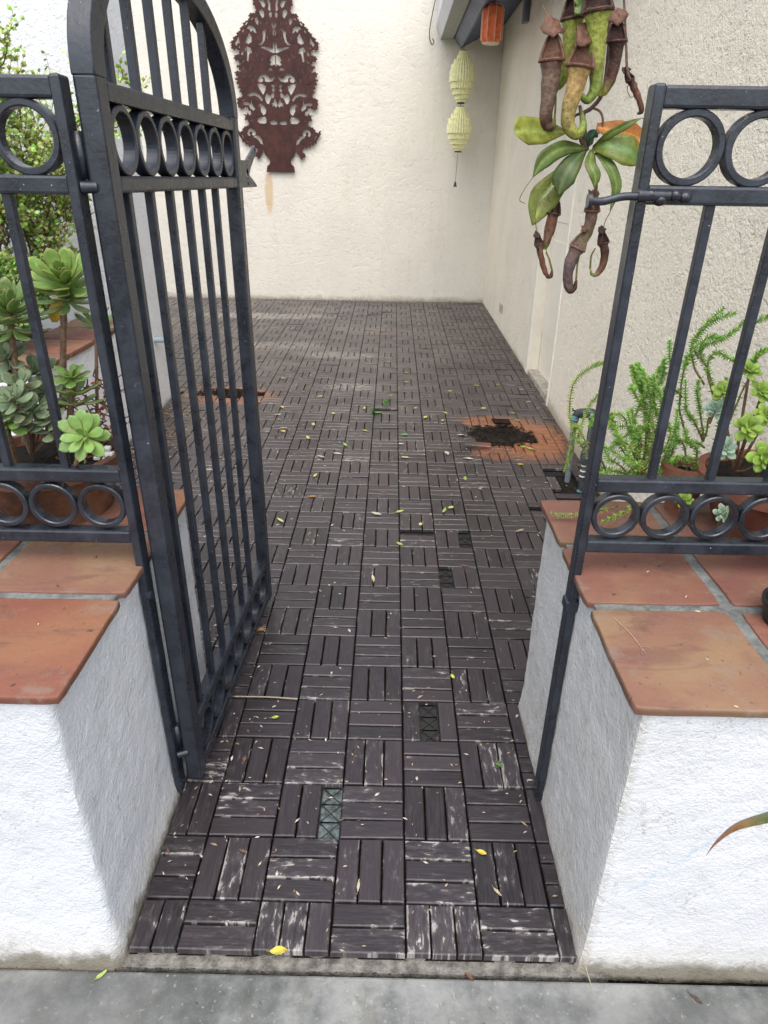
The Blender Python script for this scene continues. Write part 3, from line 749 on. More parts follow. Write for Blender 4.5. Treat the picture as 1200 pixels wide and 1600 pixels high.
# latch plate at the free stile: flat steel bracket with two holes
def plate(outline, holes, th, name, parent):
    cu = bpy.data.curves.new(name, 'CURVE'); cu.dimensions = '2D'; cu.fill_mode = 'BOTH'; cu.extrude = th/2
    for poly in [outline]+holes:
        sp = cu.splines.new('POLY'); sp.points.add(len(poly)-1); sp.use_cyclic_u = True
        for q, (x, y) in zip(sp.points, poly): q.co = (x, y, 0, 1)
    t = bpy.data.objects.new(name, cu); COL.objects.link(t); bpy.context.view_layer.update()
    me = bpy.data.meshes.new_from_object(t.evaluated_get(bpy.context.evaluated_depsgraph_get())); bpy.data.objects.remove(t); bpy.data.curves.remove(cu)
    return me
circ = lambda cx, cy, r, n=12: [(cx+r*math.cos(2*math.pi*k/n), cy+r*math.sin(2*math.pi*k/n)) for k in range(n)]
me = plate([(0, 0), (.205, 0), (.20, .006), (.12, .032), (.135, .045), (.190, .075), (.215, .082), (.222, .096), (.205, .108), (.185, .100), (.10, .068), (0, .066)],
           [circ(.205, .094, .0065), circ(.10, .034, .013), circ(.10, .009, .0055)], .006, 'latch_plate', gate)
me.materials.append(M_iron); o = bpy.data.objects.new('latch_plate', me); COL.objects.link(o); o.parent = gate; o.rotation_euler.x = math.pi/2; o.location = (GW, -.005, 1.340)
# hinges: barrel welded on the gate, pin and lug on the post
for z in (1.352, .122):
    b = MB(); b.tube([(.004, .029, z+.008), (.004, .029, z+.075)], .0105, 14); gpart('hinge_barrel', b, True)
    b = MB(); b.tube([(-.549, FY-.004, z-.003), (-.527, FY+.006, z-.003)], [.0095, .0085], 12)
    b.tube([(-.549, .293, z+.006), (-.540, .293, z+.006)], .006, 8)
    b.build('hinge_pin', M_iron, pL, True)

# ------------------------------------------------------------------ rusted cut-out wall art (flat steel, stands a little off the wall)
S = 1/855.0
SV = 1/1003.0
def L2(pts, sgn=1): return [(sgn*x*S, -y*SV) for x, y in pts]
# right-half outline, measured outward from the axis; y downward from the top of the frame
half_o = [(0, 1482), (128, 1482), (125, 1450), (120, 1425), (98, 1408), (92, 1385), (98, 1360), (122, 1335), (138, 1305), (146, 1275), (150, 1262),
  (152, 1300), (168, 1318), (182, 1352), (196, 1366), (206, 1345), (232, 1338), (222, 1305), (204, 1295), (196, 1265), (214, 1262), (232, 1240), (240, 1262), (258, 1232), (270, 1255), (286, 1218), (302, 1236), (310, 1205), (330, 1212),
  (334, 1180), (345, 1165), (362, 1140), (372, 1118), (368, 1092), (356, 1100), (350, 1114), (330, 1108), (318, 1082), (296, 1062), (270, 1056), (262, 1040),
  (266, 1012), (300, 1004), (288, 980), (306, 952), (280, 962), (270, 935), (258, 962), (238, 958), (236, 940), (262, 905), (280, 892), (300, 905), (326, 910), (348, 890), (352, 850), (350, 815), (320, 806), (300, 795), (306, 775),
  (330, 752), (312, 745), (338, 715), (322, 708), (352, 680), (335, 672), (362, 645), (330, 640), (350, 612), (358, 590), (325, 582), (300, 590), (318, 560), (340, 545), (326, 530), (300, 530), (312, 500), (345, 492), (356, 470), (340, 448), (312, 444), (300, 420),
  (322, 398), (352, 405), (372, 390), (366, 360), (378, 342), (352, 330), (345, 300), (322, 292), (310, 262), (290, 252), (280, 222), (262, 212), (250, 182), (222, 168), (200, 148), (206, 122), (186, 104), (160, 108), (142, 88),
  (146, 60), (166, 32), (158, 0), (170, -28), (146, -60), (128, -90), (138, -120), (110, -160), (88, -190), (70, -230), (40, -258), (0, -290)]
o_r = []
for k, (x, y) in enumerate(half_o):                            # saw-toothed leaf edge between the drawn points
    o_r.append((x, y))
    if k+1 < len(half_o) and 30 < k < len(half_o)-2 and x > 60:
        x2, y2 = half_o[k+1]; L_ = math.hypot(x2-x, y2-y)
        if L_ > 16: nx_, ny_ = -(y2-y)/L_, (x2-x)/L_; o_r += [(x+(x2-x)*.42-nx_*5, y+(y2-y)*.42-ny_*5), (x+(x2-x)*.58+nx_*5, y+(y2-y)*.58+ny_*5)]
outline = L2(o_r)+[(-x, y) for x, y in L2(o_r)[::-1]][1:-1]
holes_h = [  # one side; mirrored below
  [(218, 1095), (250, 1082), (272, 1098), (282, 1128), (268, 1150), (256, 1142), (262, 1120), (248, 1110), (236, 1120), (240, 1140), (222, 1148), (206, 1128)],
  [(150, 1225), (158, 1180), (176, 1152), (206, 1148), (226, 1160), (204, 1170), (184, 1190), (170, 1215)],
  [(112, 1030), (105, 1000), (118, 978), (150, 982), (180, 990), (184, 1015), (165, 1032), (130, 1034)],
  [(12, 1038), (14, 1018), (30, 1006), (62, 1008), (72, 1020), (66, 1042), (40, 1044)],
  [(112, 945), (104, 915), (120, 880), (152, 866), (172, 878), (150, 892), (150, 925), (130, 958)],
  [(128, 825), (150, 790), (190, 762), (232, 762), (262, 790), (232, 798), (196, 788), (164, 806), (140, 838)],
  [(200, 905), (222, 870), (226, 820), (234, 860), (262, 846), (296, 850), (300, 870), (276, 875), (252, 872), (244, 900), (214, 922)],
  [(28, 772), (46, 768), (62, 790), (86, 770), (102, 790), (106, 820), (92, 855), (76, 860), (62, 828), (50, 800), (38, 812), (30, 800)],
  [(4, 862), (22, 812), (34, 850), (58, 862), (40, 866), (50, 886), (28, 876), (18, 892), (4, 878)],
  [(104, 745), (96, 710), (120, 695), (164, 690), (160, 712), (142, 745), (122, 778)],
  [(16, 700), (42, 696), (44, 712), (30, 722), (46, 740), (34, 758), (18, 742), (28, 724)],
  [(16, 640), (20, 612), (34, 632), (60, 640), (72, 622), (88, 605), (122, 602), (150, 625), (160, 660), (140, 676), (118, 668), (112, 650), (128, 640), (118, 630), (100, 640), (100, 665), (76, 672), (40, 664)],
  [(4, 545), (10, 520), (34, 532), (52, 524), (34, 500), (52, 492), (38, 462), (14, 448), (4, 446)],
  [(30, 572), (46, 552), (84, 568), (66, 575)],
  [(2, 425), (2, 335), (18, 336), (20, 390), (50, 380), (96, 376), (122, 382), (96, 392), (56, 408), (22, 425)],
  [(4, 282), (16, 268), (6, 232), (24, 192), (6, 184), (2, 200), (2, 275)],
  [(48, 236), (78, 230), (100, 252), (96, 290), (106, 330), (142, 358), (112, 362), (86, 330), (76, 290), (74, 256)],
  [(196, 438), (206, 392), (236, 378), (258, 400), (254, 424), (240, 400), (238, 440), (246, 490), (232, 500), (222, 440), (208, 425)],
  [(196, 338), (194, 300), (212, 268), (228, 300), (246, 342), (222, 352)],
  [(150, 265), (160, 225), (180, 208), (212, 210), (226, 232), (204, 238), (196, 258), (178, 242), (168, 262)],
  [(296, 350), (304, 305), (318, 330), (334, 352), (324, 372), (310, 350)],
  [(78, 130), (80, 92), (98, 76), (118, 84), (112, 110), (92, 142)],
  [(14, 132), (12, 104), (26, 98), (36, 112), (28, 140)],
  [(22, 82), (22, 20), (34, -10), (46, 10), (36, 40), (42, 70), (32, 84)],
  [(62, 40), (74, 6), (96, -6), (118, 12), (100, 22), (88, 52), (74, 60)],
  [(12, -60), (30, -100), (52, -110), (56, -80), (34, -46)],
  [(134, 200), (126, 165), (140, 140), (156, 152), (152, 175)],
  [(268, 410), (284, 415), (292, 440), (278, 450), (270, 432)],
]
def lens(cx, cy, L_, w_, ang):
    ca, sa = math.cos(math.radians(ang)), math.sin(math.radians(ang)); P_ = [(L_*(t-.5), w_*math.sin(math.pi*t)) for t in (0, .25, .5, .75)]+[(L_*(t-.5), -w_*math.sin(math.pi*t)*.3) for t in (1, .66, .33)]
    return [(cx+x*ca-y*sa, cy+x*sa+y*ca) for x, y in P_]
holes_h += [lens(285, 620, 50, 8, 20), lens(290, 690, 56, 8, 12), lens(275, 745, 44, 7, 0), lens(285, 560, 46, 8, 35), lens(278, 500, 46, 7, 45), lens(225, 560, 60, 7, 70), lens(205, 650, 60, 6, 80),
            lens(160, 440, 60, 7, 75), lens(118, 470, 60, 6, 95), lens(60, 300, 36, 6, 90), lens(140, 300, 36, 6, 80), lens(180, 150, 30, 7, 40), lens(230, 190, 34, 7, 50), lens(262, 250, 30, 7, 55), lens(300, 380, 26, 6, 60),
            lens(60, 180, 40, 7, 80), lens(110, 180, 30, 6, 100), lens(320, 1160, 50, 7, -60), lens(285, 1200, 36, 6, -20), lens(60, 930, 30, 5, 90), lens(240, 1010, 30, 7, 20), lens(290, 830, 36, 6, 10)]
holes = []
for h in holes_h:
    hx = sum(q[0] for q in h)/len(h); hy = sum(q[1] for q in h)/len(h); f_ = 1.10 if len(h) < 9 else 1.05
    h = [(max(3, hx+(x-hx)*f_), hy+(y-hy)*f_) for x, y in h]; holes += [L2(h), L2(h, -1)]
me = plate(outline, holes, .005, 'wall_art', None); me.materials.append(M_rust)
wa = bpy.data.objects.new('wall_art', me); COL.objects.link(wa); wa.rotation_euler.x = math.pi/2
pb = at(439, 269, 7.03); wa.location = (pb.x, 7.03, pb.z+1482*SV)
tag(wa, 'tall rusted steel cut-out of a vase of flowers hung on the cream wall', 'wall art')

# ------------------------------------------------------------------ lanterns, hook
def pleated(name, parent, cx, cy, prof, mat, n=28, depth=.10):
    b = MB(); V = []; Fc = []; m_ = len(prof); N2 = n*2
    for r, z in prof:
        for k in range(N2):
            an = 2*math.pi*k/N2; rr = r*(1 if k % 2 == 0 else 1-depth); V.append((cx+rr*math.cos(an), cy+rr*math.sin(an), z))
    for i in range(m_-1):
        for k in range(N2): Fc.append((i*N2+k, i*N2+(k+1) % N2, (i+1)*N2+(k+1) % N2, (i+1)*N2+k))
    Fc += [tuple(range(N2))[::-1], tuple((m_-1)*N2+k for k in range(N2))]
    b.add(V, Fc); return b.build(name, mat, parent, recalc=True)
LX, LY = .588, 6.75
lz = [at(722, 80, LY).z, at(722, 160, LY).z, at(718, 167, LY).z, at(718, 236, LY).z, at(714, 292, LY).z]
ly = empty('paper_lantern', (LX, LY, lz[3]), label='pale yellow two-tier pleated paper lantern with a small bell below', cat='lantern')
for t, (z1, z0) in enumerate(((lz[0], lz[1]), (lz[2], lz[3]))):
    h = z1-z0; prof = []
    for u, r in ((0, .045), (.06, .045), (.061, .062), (.15, .062), (.151, .085), (.27, .085), (.271, .108), (.40, .108), (.401, .125), (.62, .125), (.621, .112), (.74, .112), (.741, .090), (.84, .090), (.841, .062), (.93, .062), (.931, .046), (1, .046)): prof.append((r, z0+h*u))
    pleated('lantern_body', ly, LX, LY, prof, M_lant_y)
    b = MB(); b.lathe([(.001, z0-.012), (.036, z0-.012), (.036, z0-.001), (.001, z0-.001)], LX, LY, 16); b.lathe([(.001, z1+.001), (.03, z1+.001), (.03, z1+.008), (.001, z1+.008)], LX, LY, 16); b.build('end_cap', M_wire, ly)
b = MB(); b.tube([(LX, LY, lz[1]-.01), (LX, LY, lz[2]+.01)], .003, 6); b.tube([(LX, LY, lz[0]), (LX, LY, 2.525)], .003, 6); b.tube([(LX, LY, lz[3]-.01), (LX-.01, LY, lz[4]+.05)], .002, 6); b.build('cord', M_wire, ly)
b = MB(); b.lathe([(.002, lz[4]+.05), (.010, lz[4]+.04), (.014, lz[4]+.012), (.022, lz[4]), (.001, lz[4]+.003)], LX-.01, LY, 14); b.build('bell', M_wire, ly)
OX, OY = .672, 5.35
z1, z0 = at(770, 6, OY).z, at(768, 69, OY).z; OX = at(769, 38, OY).x
lo_ = empty('paper_lantern', (OX, OY, z0), label='small orange ribbed cylinder paper lantern under the eave', cat='lantern')
pleated('lantern_body', lo_, OX, OY, [(.062, z0+.006), (.082, z0+.03), (.083, z1-.03), (.066, z1-.004)], M_lant_o, 9, .13)
b = MB()
for k in range(9):
    an = 2*math.pi*(k)/9; c_, s_ = math.cos(an), math.sin(an)
    b.tube([(OX+r*c_, OY+r*s_, z) for r, z in ((.063, z0+.004), (.084, z0+.03), (.085, z1-.03), (.067, z1-.003))], .0022, 5)
b.build('rib', M_lant_t, lo_)
b = MB(); b.lathe([(.001, z0), (.064, z0), (.066, z0+.007), (.001, z0+.007)], OX, OY, 18); b.build('rim', M_lant_t, lo_)
b = MB(); b.tube([(OX, OY, z1-.004), (OX, OY, z1+.06)], .002, 6); b.build('cord', M_wire, lo_)
b = MB(); b.tube(smooth_path([at(690, -40, 7.0), at(678, 10, 7.0), at(671, 50, 7.0), at(674, 69, 7.0), at(678, 66, 7.0), at(676, 60, 7.0)], 20), .0045, 6)
o = b.build('wire_hook', M_wire, smooth=True); tag(o, 'thin bent wire hook hanging beside the eave on the cream wall', 'wire hook')

# ------------------------------------------------------------------ irrigation pipes by the house wall
ip = empty('irrigation_valve', (.87, 2.25, 0), label='grey looped irrigation pipe and valve rising beside the house wall', cat='pipe')
A0, A1 = at(887, 748, 2.28), at(898, 655, 2.30); B0, B1 = at(905, 775, 2.16), at(925, 655, 2.24)
b = MB(); b.tube([A0-Vector((0, 0, .03)), A1], .0145, 14); b.build('pipe', M_pvc, ip, True)
b = MB(); b.tube([B0-Vector((0, 0, .03)), B0.lerp(B1, .45)], .0135, 14); b.tube([B0.lerp(B1, .62), B1], .0115, 14); b.build('pipe', M_valve, ip, True)
b = MB(); b.tube(smooth_path([A1-Vector((0, 0, .012)), A1+Vector((.003, 0, .02)), A1+Vector((.02, -.01, .034)), B1+Vector((-.01, 0, .03)), B1+Vector((0, 0, .022)), B1-Vector((0, 0, .005))], 16), [.019]*5+[.024]*7+[.018]*5, 14); b.build('elbow', M_valve, ip, True)
b = MB(); b.tube([A1-Vector((0, 0, .004)), A1+Vector((0, 0, .020))], .021, 14); b.tube([B0-Vector((0, 0, .005)), B0+Vector((0, 0, .03))], .017, 14); b.build('union', M_teal, ip, True)
b = MB(); m0 = B0.lerp(B1, .42); m1 = B0.lerp(B1, .68); b.tube([m0, m0.lerp(m1, .3), m0.lerp(m1, .6), m1], [.018, .027, .026, .015], 14); b.tube([m0.lerp(m1, .5), m0.lerp(m1, .5)+Vector((.035, -.03, .0))], .016, 12); b.build('valve_body', M_valve, ip, True)
b = MB()
for t in (.40, .33, .26): q = B0.lerp(B1, t); b.tube([q, q+Vector((0, 0, .005))], .0165, 14)
b.build('tape_band', M_band, ip)
b = MB(); q = A1+Vector((.01, -.006, .04)); b.tube([q, q+Vector((-.03, -.01, .012))], .004, 6); b.tube([q+Vector((-.03, -.01, .004)), q+Vector((-.032, -.01, .022))], .003, 6); b.build('screw_lever', M_wire, ip)

# ------------------------------------------------------------------ plants: shared builders
def leaf_mesh(L, W, Tk, curl=.25, tipw=.62, col_in=(.2, .4, .08), col_out=(.25, .45, .1), edge=None, name='leaf', cup=.15, n=8, seg=8):
    """fleshy paddle leaf along +X from the origin"""
    b = MB(); V = []; C = []; Fc = []
    for i in range(n+1):
        t = i/n; w_ = W*(.20+.80*math.sin(math.pi*min(1, t/tipw)*.5)**1.3) if t < tipw else W*math.sqrt(max(0, 1-((t-tipw)/(1-tipw))**2))
        w_ = max(w_, .0004); x = L*t; z = curl*L*t*t; th = Tk*(1-.75*t)*.5+.0004
        for k in range(seg):
            an = 2*math.pi*k/seg; yy = math.cos(an)*w_*.5; V.append((x, yy, z+math.sin(an)*th+cup*abs(yy)))
            cc = tuple(a_*(1-t)+c_*t for a_, c_ in zip(col_in, col_out))
            if edge and (abs(math.cos(an)) > .9 or t > .93): cc = tuple(.35*a_+.65*c_ for a_, c_ in zip(cc, edge))
            C.append(cc)
    for i in range(n):
        for k in range(seg): Fc.append((i*seg+k, i*seg+(k+1) % seg, (i+1)*seg+(k+1) % seg, (i+1)*seg+k))
    Fc.append(tuple(n*seg+k for k in range(seg)))
    b.add(V, Fc, C); me = b.mesh(name)
    for p in me.polygons: p.use_smooth = True
    return me
def put_leaf(me, parent, org, direction, up, scale=1.0, mat=None):
    d = Vector(direction).normalized(); u = Vector(up); y = u.cross(d)
    if y.length < 1e-4: y = d.orthogonal()
    y.normalize(); z = d.cross(y)
    R = Matrix((d, y, z)).transposed()
    if not me.materials: me.materials.append(mat or M_succ)
    o = bpy.data.objects.new('leaf', me); COL.objects.link(o); o.parent = parent
    Mx = R.to_4x4() @ Matrix.Diagonal((scale, scale, scale, 1)); Mx.translation = Vector(org)-parent.location
    o.matrix_local = Mx; return o
def rosette(parent, me, org, axis, rings, jitter=.12, base=0, rn=random):
    """rings: list of (count, elevation deg, scale, drop along axis)"""
    ax = Vector(axis).normalized(); a1 = ax.orthogonal().normalized(); a2 = ax.cross(a1); k0 = rn.uniform(0, 6)
    for (n, el, scl, drop) in rings:
        k0 += 1.1
        for k in range(n):
            an = k0+2*math.pi*k/n+rn.uniform(-jitter, jitter); e_ = math.radians(el+rn.uniform(-7, 7))
            rad = a1*math.cos(an)+a2*math.sin(an); d = rad*math.cos(e_)+ax*math.sin(e_)
            put_leaf(me, parent, Vector(org)-ax*drop+rad*.003, d, ax, scl*rn.uniform(.88, 1.08))
def stem(parent, pts, r0, r1, col=(.22, .15, .09), n=14, name='stem', seg=7):
    b = MB(); P = smooth_path(pts, n); rr = [(r0+(r1-r0)*i/n)*(1+.12*math.sin(i*2.7)) for i in range(n+1)]
    b.tube(P, rr, seg, col); return b.build(name, M_bark, parent, True)

def pot(name, label, cx, cy, z, r0, r1, h, mat, soil=True, lip=.012, group=None):
    e_ = empty(name, (cx, cy, z), label=label, cat='plant pot', group=group)
    b = MB(); b.lathe([(.001, z), (r0, z), (r0+(r1-r0)*.5, z+h*.5), (r1, z+h-.028), (r1+lip, z+h-.026), (r1+lip, z+h), (r1-.006, z+h+.001), (r1-.010, z+h-.03), (r1-.02, z+h-.05)], cx, cy, 40, wob=.02); b.build('bowl', mat, e_, True, recalc=True)
    b = MB(); n = 20; V = [(cx, cy, z+h-.012)]; Fc = []
    for r in range(1, 6):
        for k in range(n):
            an = 2*math.pi*k/n; x, y = cx+(r1-.008)*r/5*math.cos(an), cy+(r1-.008)*r/5*math.sin(an); V.append((x, y, z+h-.020+.012*noise.noise(Vector((x*40, y*40, 0)))))
    Fc = [(0, 1+k, 1+(k+1) % n) for k in range(n)]+[(1+r*n+k, 1+(r+1)*n+k, 1+(r+1)*n+(k+1) % n, 1+r*n+(k+1) % n) for r in range(4) for k in range(n)]
    b.add(V, Fc); b.build('soil', M_dirt, e_); return e_
ZT = .656
M_woodpot = simple('rough_brown_bowl', (.13, .058, .030), .85, var=.7, nscale=9, bump=.8, bd=.006)
pot('plant_pot', 'rough brown clay bowl on the left tiled wall under the succulents', -.835, .530, ZT, .120, .152, .140, M_woodpot)
pot('plant_pot', 'wide terracotta bowl on the right tiled wall by the lime rosettes', .815, .500, ZT, .100, .150, .130, M_terra)
pot('plant_pot', 'small terracotta pot beside the house wall behind the iron bars', .655, .575, ZT, .032, .048, .12, M_terra)
b = MB(); b.lathe([(.001, .657), (.052, .659), (.056, .690), (.060, .691), (.061, .700), (.055, .700), (.05, .68), (.001, .68)], .688, .115, 28); o = b.build('plant_pot', M_black, smooth=True, recalc=True); tag(o, 'black plastic pot standing at the right photo edge on the tiles', 'plant pot')

# ---- left aeoniums
GR = (.115, .26, .045); GL = (.20, .38, .07); RED = (.42, .20, .08)
me_a = leaf_mesh(.078, .036, .009, .28, .68, (.30, .46, .10), (.22, .40, .09), (.52, .33, .13))
me_b = leaf_mesh(.068, .028, .008, .35, .66, (.24, .38, .10), (.19, .34, .10), (.46, .30, .14))
me_g = leaf_mesh(.045, .026, .008, .25, .62, (.20, .29, .14), (.24, .32, .18), (.30, .29, .18))
me_d = leaf_mesh(.049, .024, .008, .10, .66, (.28, .42, .09), (.15, .29, .07), (.30, .38, .12))
me_y = leaf_mesh(.062, .030, .006, -.3, .62, (.55, .42, .05), (.62, .35, .03), (.5, .3, .05))
def aeonium(label, top, foot, me, rings, axis=(0, -.45, .9), ex=None, r0=.008, r1=.006, bend=(0, 0, 0)):
    f = Vector(foot); e_ = empty('succulent', f, label=label, cat='succulent')
    t = Vector(top); mid_ = (f+t)/2+Vector(bend); stem(e_, [f, mid_, t-Vector(axis).normalized()*.004], r0, r1, (.24, .15, .09))
    rosette(e_, me, t, axis, rings)
    if ex: ex(e_, t)
    return e_
R_BIG = [(7, 8, 1.0, .022), (7, 24, .98, .012), (6, 42, .82, .004), (5, 62, .55, 0), (3, 78, .35, 0)]
R_SM = [(6, 5, 1.0, .012), (6, 28, .9, .006), (5, 50, .65, 0), (3, 74, .38, 0)]
def ylw(e_, t): put_leaf(me_y, e_, t-Vector((.008, .0, .035)), (-.5, -.2, -.65), (0, -1, .3)); rosette(e_, me_b, t-Vector((0, 0, .035)), (0, -.2, 1), [(7, -5, 1.0, 0), (6, -28, .8, .01)])
aeonium('large green aeonium rosette with pink edges on a tall bare stem, yellow leaf below', at(100, 437, .56), at(98, 640, .56), me_a, R_BIG, (.05, -.55, .85), ylw)
aeonium('aeonium with narrow red-edged leaves at the left photo edge', at(12, 478, .54), at(40, 690, .54), me_b, R_BIG, (.1, -.4, .9), lambda e_, t: rosette(e_, me_b, t-Vector((0, 0, .03)), (0, 0, 1), [(8, -8, 1.1, 0), (7, -25, 1.0, .02)]))
aeonium('pale small aeonium with stacked leaf whorls behind the second bar', at(112, 590, .50), at(108, 705, .50), me_d, [(7, 8, .85, .006), (6, 32, .75, .0), (4, 60, .5, 0)], (.0, -.25, 1), lambda e_, t: rosette(e_, me_b, t-Vector((0, 0, .035)), (0, 0, 1), [(7, 4, .85, 0), (6, -6, .8, .022)]))
aeonium('bright green open rosette poking through the fence above the rail', at(132, 682, .235), at(100, 735, .43), me_d, [(7, 3, 1.0, .006), (6, 24, .85, .002), (4, 52, .5, 0)], (.08, -.86, .50), None, .005, .004, (0, -.02, -.03))
aeonium('small light green rosette low at the left photo edge', at(8, 660, .42), at(30, 745, .47), me_d, R_SM, (.1, -.6, .8))
aeonium('little green rosette tucked right beside the fence post', at(150, 505, .58), at(152, 650, .55), me_b, [(6, 0, .7, .008), (5, 35, .6, 0)], (.1, -.2, 1), None, .004, .004)
def graymass(label, pts, foot):
    e_ = empty('succulent', foot, label=label, cat='succulent')
    for q in pts:
        t = at(*q); stem(e_, [foot, (Vector(foot)+t)/2+Vector((random.uniform(-.02, .02), 0, -.01)), t], .005, .0035, (.20, .12, .08))
        rosette(e_, me_g, t, (random.uniform(-.4, .4), -.5, .8), [(5, 0, 1, .006), (4, 35, .8, 0), (2, 65, .5, 0)])
        rosette(e_, me_g, t-Vector((0, 0, .03)), (random.uniform(-.4, .4), -.3, 1), [(4, -10, .95, 0)])
graymass('grey green oval leaved succulent spilling over the clay bowl', [(30, 600, .47), (70, 610, .50), (10, 560, .55), (50, 640, .45), (60, 580, .58), (20, 625, .42), (5, 530, .58), (75, 655, .46)], at(50, 710, .50))

# reddish trailing stems and dry litter right of the bowl
b = MB(); rn = random.Random(5)
for k in range(70):
    p = at(rn.uniform(105, 185), rn.uniform(585, 720), rn.uniform(.50, .62)); P = [p]
    for q in range(4): P.append(P[-1]+Vector((rn.uniform(-.02, .02), rn.uniform(-.012, .012), rn.uniform(-.018, .018))))
    b.tube(smooth_path(P, 8), .0016, 5, rn.choice([(.30, .08, .07), (.16, .09, .05), (.10, .06, .04), (.35, .20, .12)]))
    if k % 2 == 0:
        for q in P[1:]:
            d = Vector((rn.uniform(-1, 1), rn.uniform(-1, 1), rn.uniform(-.2, 1))).normalized()*.010; b.tube([q, q+d*.5, q+d], [.0012, .0035, .0006], 5, rn.choice([(.42, .10, .10), (.20, .22, .10), (.30, .16, .08)]))
o = b.build('trailing_plant', M_litter, smooth=True); tag(o, 'tangle of thin reddish stems and dead leaves between bowl and fence post', 'plant')
b = MB()
for k in range(12):
    p = at(rn.uniform(152, 176), rn.uniform(700, 722), .52); r = rn.uniform(.004, .009)
    b.box(p-Vector((r, r, r*.5)), p+Vector((r, r, r*.6)), r*.3, (.78, .77, .74), None)
o = b.build('white_stones', M_litter); tag(o, 'few white stone chips beside the left clay bowl', 'stones')

# ---- jade-like shrub on the raised bed
def shrub(name, label, foot, height, spread, n_br, leafsz, cols, rn, density=1.0, lean=(0, 0)):
    e_ = empty(name, foot, label=label, cat='shrub'); br = MB(); lf = MB(); f = Vector(foot)
    def leaf(p, d, s_):
        d = Vector(d).normalized(); u = d.orthogonal().normalized(); v = d.cross(u); c = rn.choice(cols); c = tuple(q*rn.uniform(.75, 1.2) for q in c)
        w_ = s_*.42; a_ = p; m1 = p+d*s_*.55; t_ = p+d*s_
        V = [a_, m1+u*w_, t_, m1-u*w_, m1+v*s_*.12, m1-v*s_*.10]; lf.add(V, [(0, 1, 4), (1, 2, 4), (2, 3, 4), (3, 0, 4), (1, 0, 5), (2, 1, 5), (3, 2, 5), (0, 3, 5)], c)
    def grow(p, d, L, r, lv):
        n = 6; P = [p]; dd = Vector(d)
        for k in range(n):
            dd = (dd+Vector((rn.uniform(-.28, .28), rn.uniform(-.28, .28), rn.uniform(-.12, .22)))).normalized(); P.append(P[-1]+dd*L/n)
        br.tube(P, [r*(1-.55*k/n) for k in range(n+1)], 5, (.20, .11, .085) if lv < 2 else (.26, .15, .09))
        if lv < 3:
            for k in range(2, n+1):
                for _ in range(2 if lv < 2 else 1):
                    s_ = Vector((rn.uniform(-1, 1), rn.uniform(-1, 1), rn.uniform(-.1, .9))).normalized(); grow(P[k], (dd*.5+s_).normalized(), L*rn.uniform(.35, .55), r*.5, lv+1)
        if lv >= 2:
            for k in range(1, n+1):
                for _ in range(int(3*density)):
                    leaf(P[k], Vector((rn.uniform(-1, 1), rn.uniform(-1, 1), rn.uniform(-.5, 1))), leafsz*rn.uniform(.7, 1.25))
    for k in range(n_br):
        d = Vector((rn.uniform(-spread, spread)+lean[0], rn.uniform(-spread, spread)+lean[1], 1)).normalized(); grow(f+Vector((rn.uniform(-.05, .05), rn.uniform(-.05, .05), 0)), d, height*rn.uniform(.7, 1.0), .010, 0)
    br.build('branches', M_bark, e_, True); o = lf.build('foliage', M_needle, e_); o['kind'] = 'stuff'; return e_
LC = [(.36, .50, .10), (.46, .62, .14), (.28, .44, .08), (.54, .66, .22)]
LD = [(.11, .21, .05), (.17, .30, .07), (.07, .15, .04), (.22, .36, .09)]
shrub('shrub', 'airy lime leaved shrub rising behind the left fence panel', (-1.98, 2.30, .55), 1.15, .42, 6, .024, LC, random.Random(21), .50)
shrub('shrub', 'denser dark green shrub low behind the left fence panel', (-1.95, 2.20, .55), .42, .55, 5, .024, LD+LC[:1], random.Random(33), 1.5)
shrub('shrub', 'dark leafy shrub at the left photo edge behind the aeoniums', (-2.25, 2.10, .55), .40, .6, 4, .028, LD, random.Random(35), 1.5)
e_ = empty('agave', at(-30, 520, 1.2), label='broad grey green strap leaf curving in at the left photo edge', cat='plant')
b = MB(); P = smooth_path([at(-60, 540, 1.2), at(-10, 470, 1.15), at(14, 452, 1.1), at(34, 476, 1.05)], 14); b.tube(P, lerpn([.02, .024, .018, .002], 14), 8, (.14, .24, .15), flat=.25); b.build('leaf', M_leaf, e_, True)

